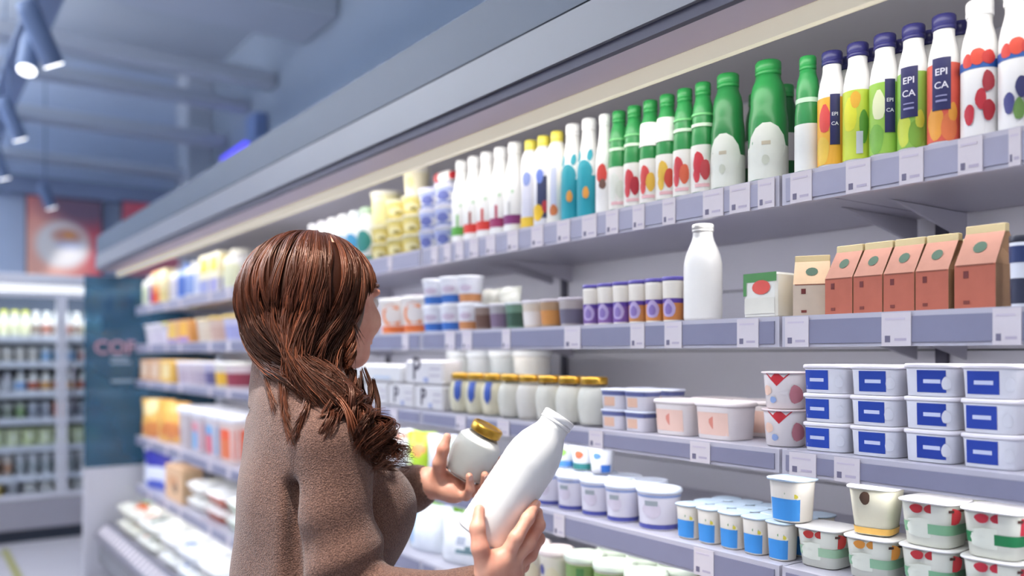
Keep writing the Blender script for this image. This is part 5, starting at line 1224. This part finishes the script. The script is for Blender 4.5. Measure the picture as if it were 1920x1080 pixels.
# the side lock and curls that fall over the shoulder
for c in range(64):                               # clumps, each a loose spiral
    a0 = rnd.rand() * 2 * PI; turns = 1.0 + 1.8 * rnd.rand(); rad = .010 + .024 * rnd.rand(); en0 = .5 + .5 * rnd.rand(); tb = .22 + .6 * rnd.rand() ** 1.6
    dx = rnd.randn(3) * .012; stt = .16 * rnd.rand()
    for i in range(20):
        en = en0 * (.78 + .26 * rnd.rand()); en = min(en, 1)
        j = rnd.randn(3) * .0026; ja = rnd.randn() * .16; pts = []
        for t in np.linspace(0, 1, 26):
            q = along(stt + (en - stt) * t); tt = (stt + (en - stt) * t) / en0; w = a0 + ja + turns * 2 * PI * tt; rr = rad * (.35 + .9 * tt)
            pts.append(q + RGT * (rr * math.cos(w)) - FWD * (rr * .7 * math.sin(w)) + UP * (rr * .35 * math.sin(w + 1)) + Vector(dx * min(1, t * 3)) + Vector(j * (.3 + 1.6 * t * t)))
        strand(pts, .0009 + .0005 * rnd.rand(), tb + .14 * rnd.rand(), r1=.05)
# darker mass in front of the collar
for c in range(26):
    x = 640 + 66 * rnd.rand(); y0 = 690 + 40 * rnd.rand(); zz = 1.43 + .05 * rnd.rand(); a0 = rnd.rand() * 6; amp = 5 + 9 * rnd.rand()
    for i in range(20):
        j = rnd.randn(2) * 2.2; L = 120 + 40 * rnd.rand()
        pts = [W(x + j[0] + amp * math.sin(a0 + t * 7) * (.4 + t) + 14 * t * (1 - t), y0 + j[1] + L * t, zz - .02 * t + .006 * math.cos(a0 + t * 7)) for t in np.linspace(0, 1, 18)]
        strand(pts, .0011, .12 + .3 * rnd.rand() ** 2)
def over(px, py, z):                             # keep a strand just outside the sweater
    zs = np.arange(1.22, z + .02, .003); d = sweater_sdf(np.array([tuple(W(px, py, q)) for q in zs], np.float32))
    k = np.argmax(d < .0025)
    return min(z, float(zs[k]) - .002) if (d < .0025).any() else z
# loose wisps over the back and temple
for (x0, y0, x1, y1, x2, y2, z) in ((530, 690, 518, 770, 552, 830, 1.45), (590, 715, 570, 780, 550, 828, 1.45), (540, 690, 528, 740, 540, 796, 1.45), (566, 700, 590, 752, 560, 800, 1.45), (480, 660, 500, 720, 516, 770, 1.47), (640, 560, 668, 610, 640, 690, 1.46), (630, 540, 660, 600, 668, 640, 1.46), (575, 730, 600, 748, 660, 776, 1.40), (600, 780, 670, 770, 716, 774, 1.385)):
    zz_ = [over((1-t)**2*x0 + 2*t*(1-t)*x1 + t*t*x2, (1-t)**2*y0 + 2*t*(1-t)*y1 + t*t*y2, z) for t in np.linspace(0, 1, 14)]
    for i in range(26):
        j = rnd.randn(6) * 3.5
        pts = [W((1-t)**2*(x0+j[0]) + 2*t*(1-t)*(x1+j[1]) + t*t*(x2+j[2]*2), (1-t)**2*(y0+j[3]) + 2*t*(1-t)*(y1+j[4]) + t*t*(y2+j[5]*2), zz_[int(round(t * 13))] + .0003*j[0]) for t in np.linspace(0, 1, 14)]
        strand(pts, .0007, .35 + .4 * rnd.rand())
# curl in front of the ear
for c in range(7):
    a0 = rnd.rand() * 6
    for i in range(16):
        j = rnd.randn(3) * 1.6
        pts = [W(652 + 10 * math.sin(a0 + t * 9) + 6 * t + j[0], 590 + 130 * t + j[1] + c * 3, 1.455 - .02 * t + .010 * math.cos(a0 + t * 9)) for t in np.linspace(0, 1, 22)]
        strand(pts, .0011, .45 + .45 * rnd.rand())
me = bpy.data.meshes.new('hair'); V = np.concatenate(HV); F = np.concatenate([np.asarray(f) for f in HFc])
me.from_pydata(V.tolist(), [], F.tolist()); me.polygons.foreach_set('use_smooth', [True] * len(F))
at = me.attributes.new('tone', 'FLOAT', 'POINT'); at.data.foreach_set('value', np.concatenate(TONE).astype(np.float32))
me.materials.append(M_HAIR); me.update()
pchild('hair', me, 'long auburn hair with loose curls over the shoulder')

# ---- what she holds
def held(K, p, axis_, label, cat, roll=0):
    q = axis_.to_track_quat('Z', 'Y').to_matrix().to_4x4()
    return spawn(K, p, label, cat, None, 0, Matrix.Translation(p) @ q @ Matrix.Rotation(roll, 4, 'Z'))
b0, b1 = W(901, 1008, 1.325), W(1048, 784, 1.345)
K = bottle(.0435, (b1 - b0).length + .004, 'jug', '#e9e7e2', '#eeece8', [], 'milk_bottle', 32)
held(K, b0, (b1 - b0).normalized(), 'plain white milk bottle tilted in her right hand', 'bottle')
j0, j1 = W(867, 892, 1.700), W(914, 803, 1.690)
K = jar(.0475, (j1 - j0).length + .006, '#f4f2e8', None, 'yogurt_jar', 30, None, .68)
held(K, j0, (j1 - j0).normalized(), 'gold-lidded glass jar of white yogurt in her left hand', 'jar')
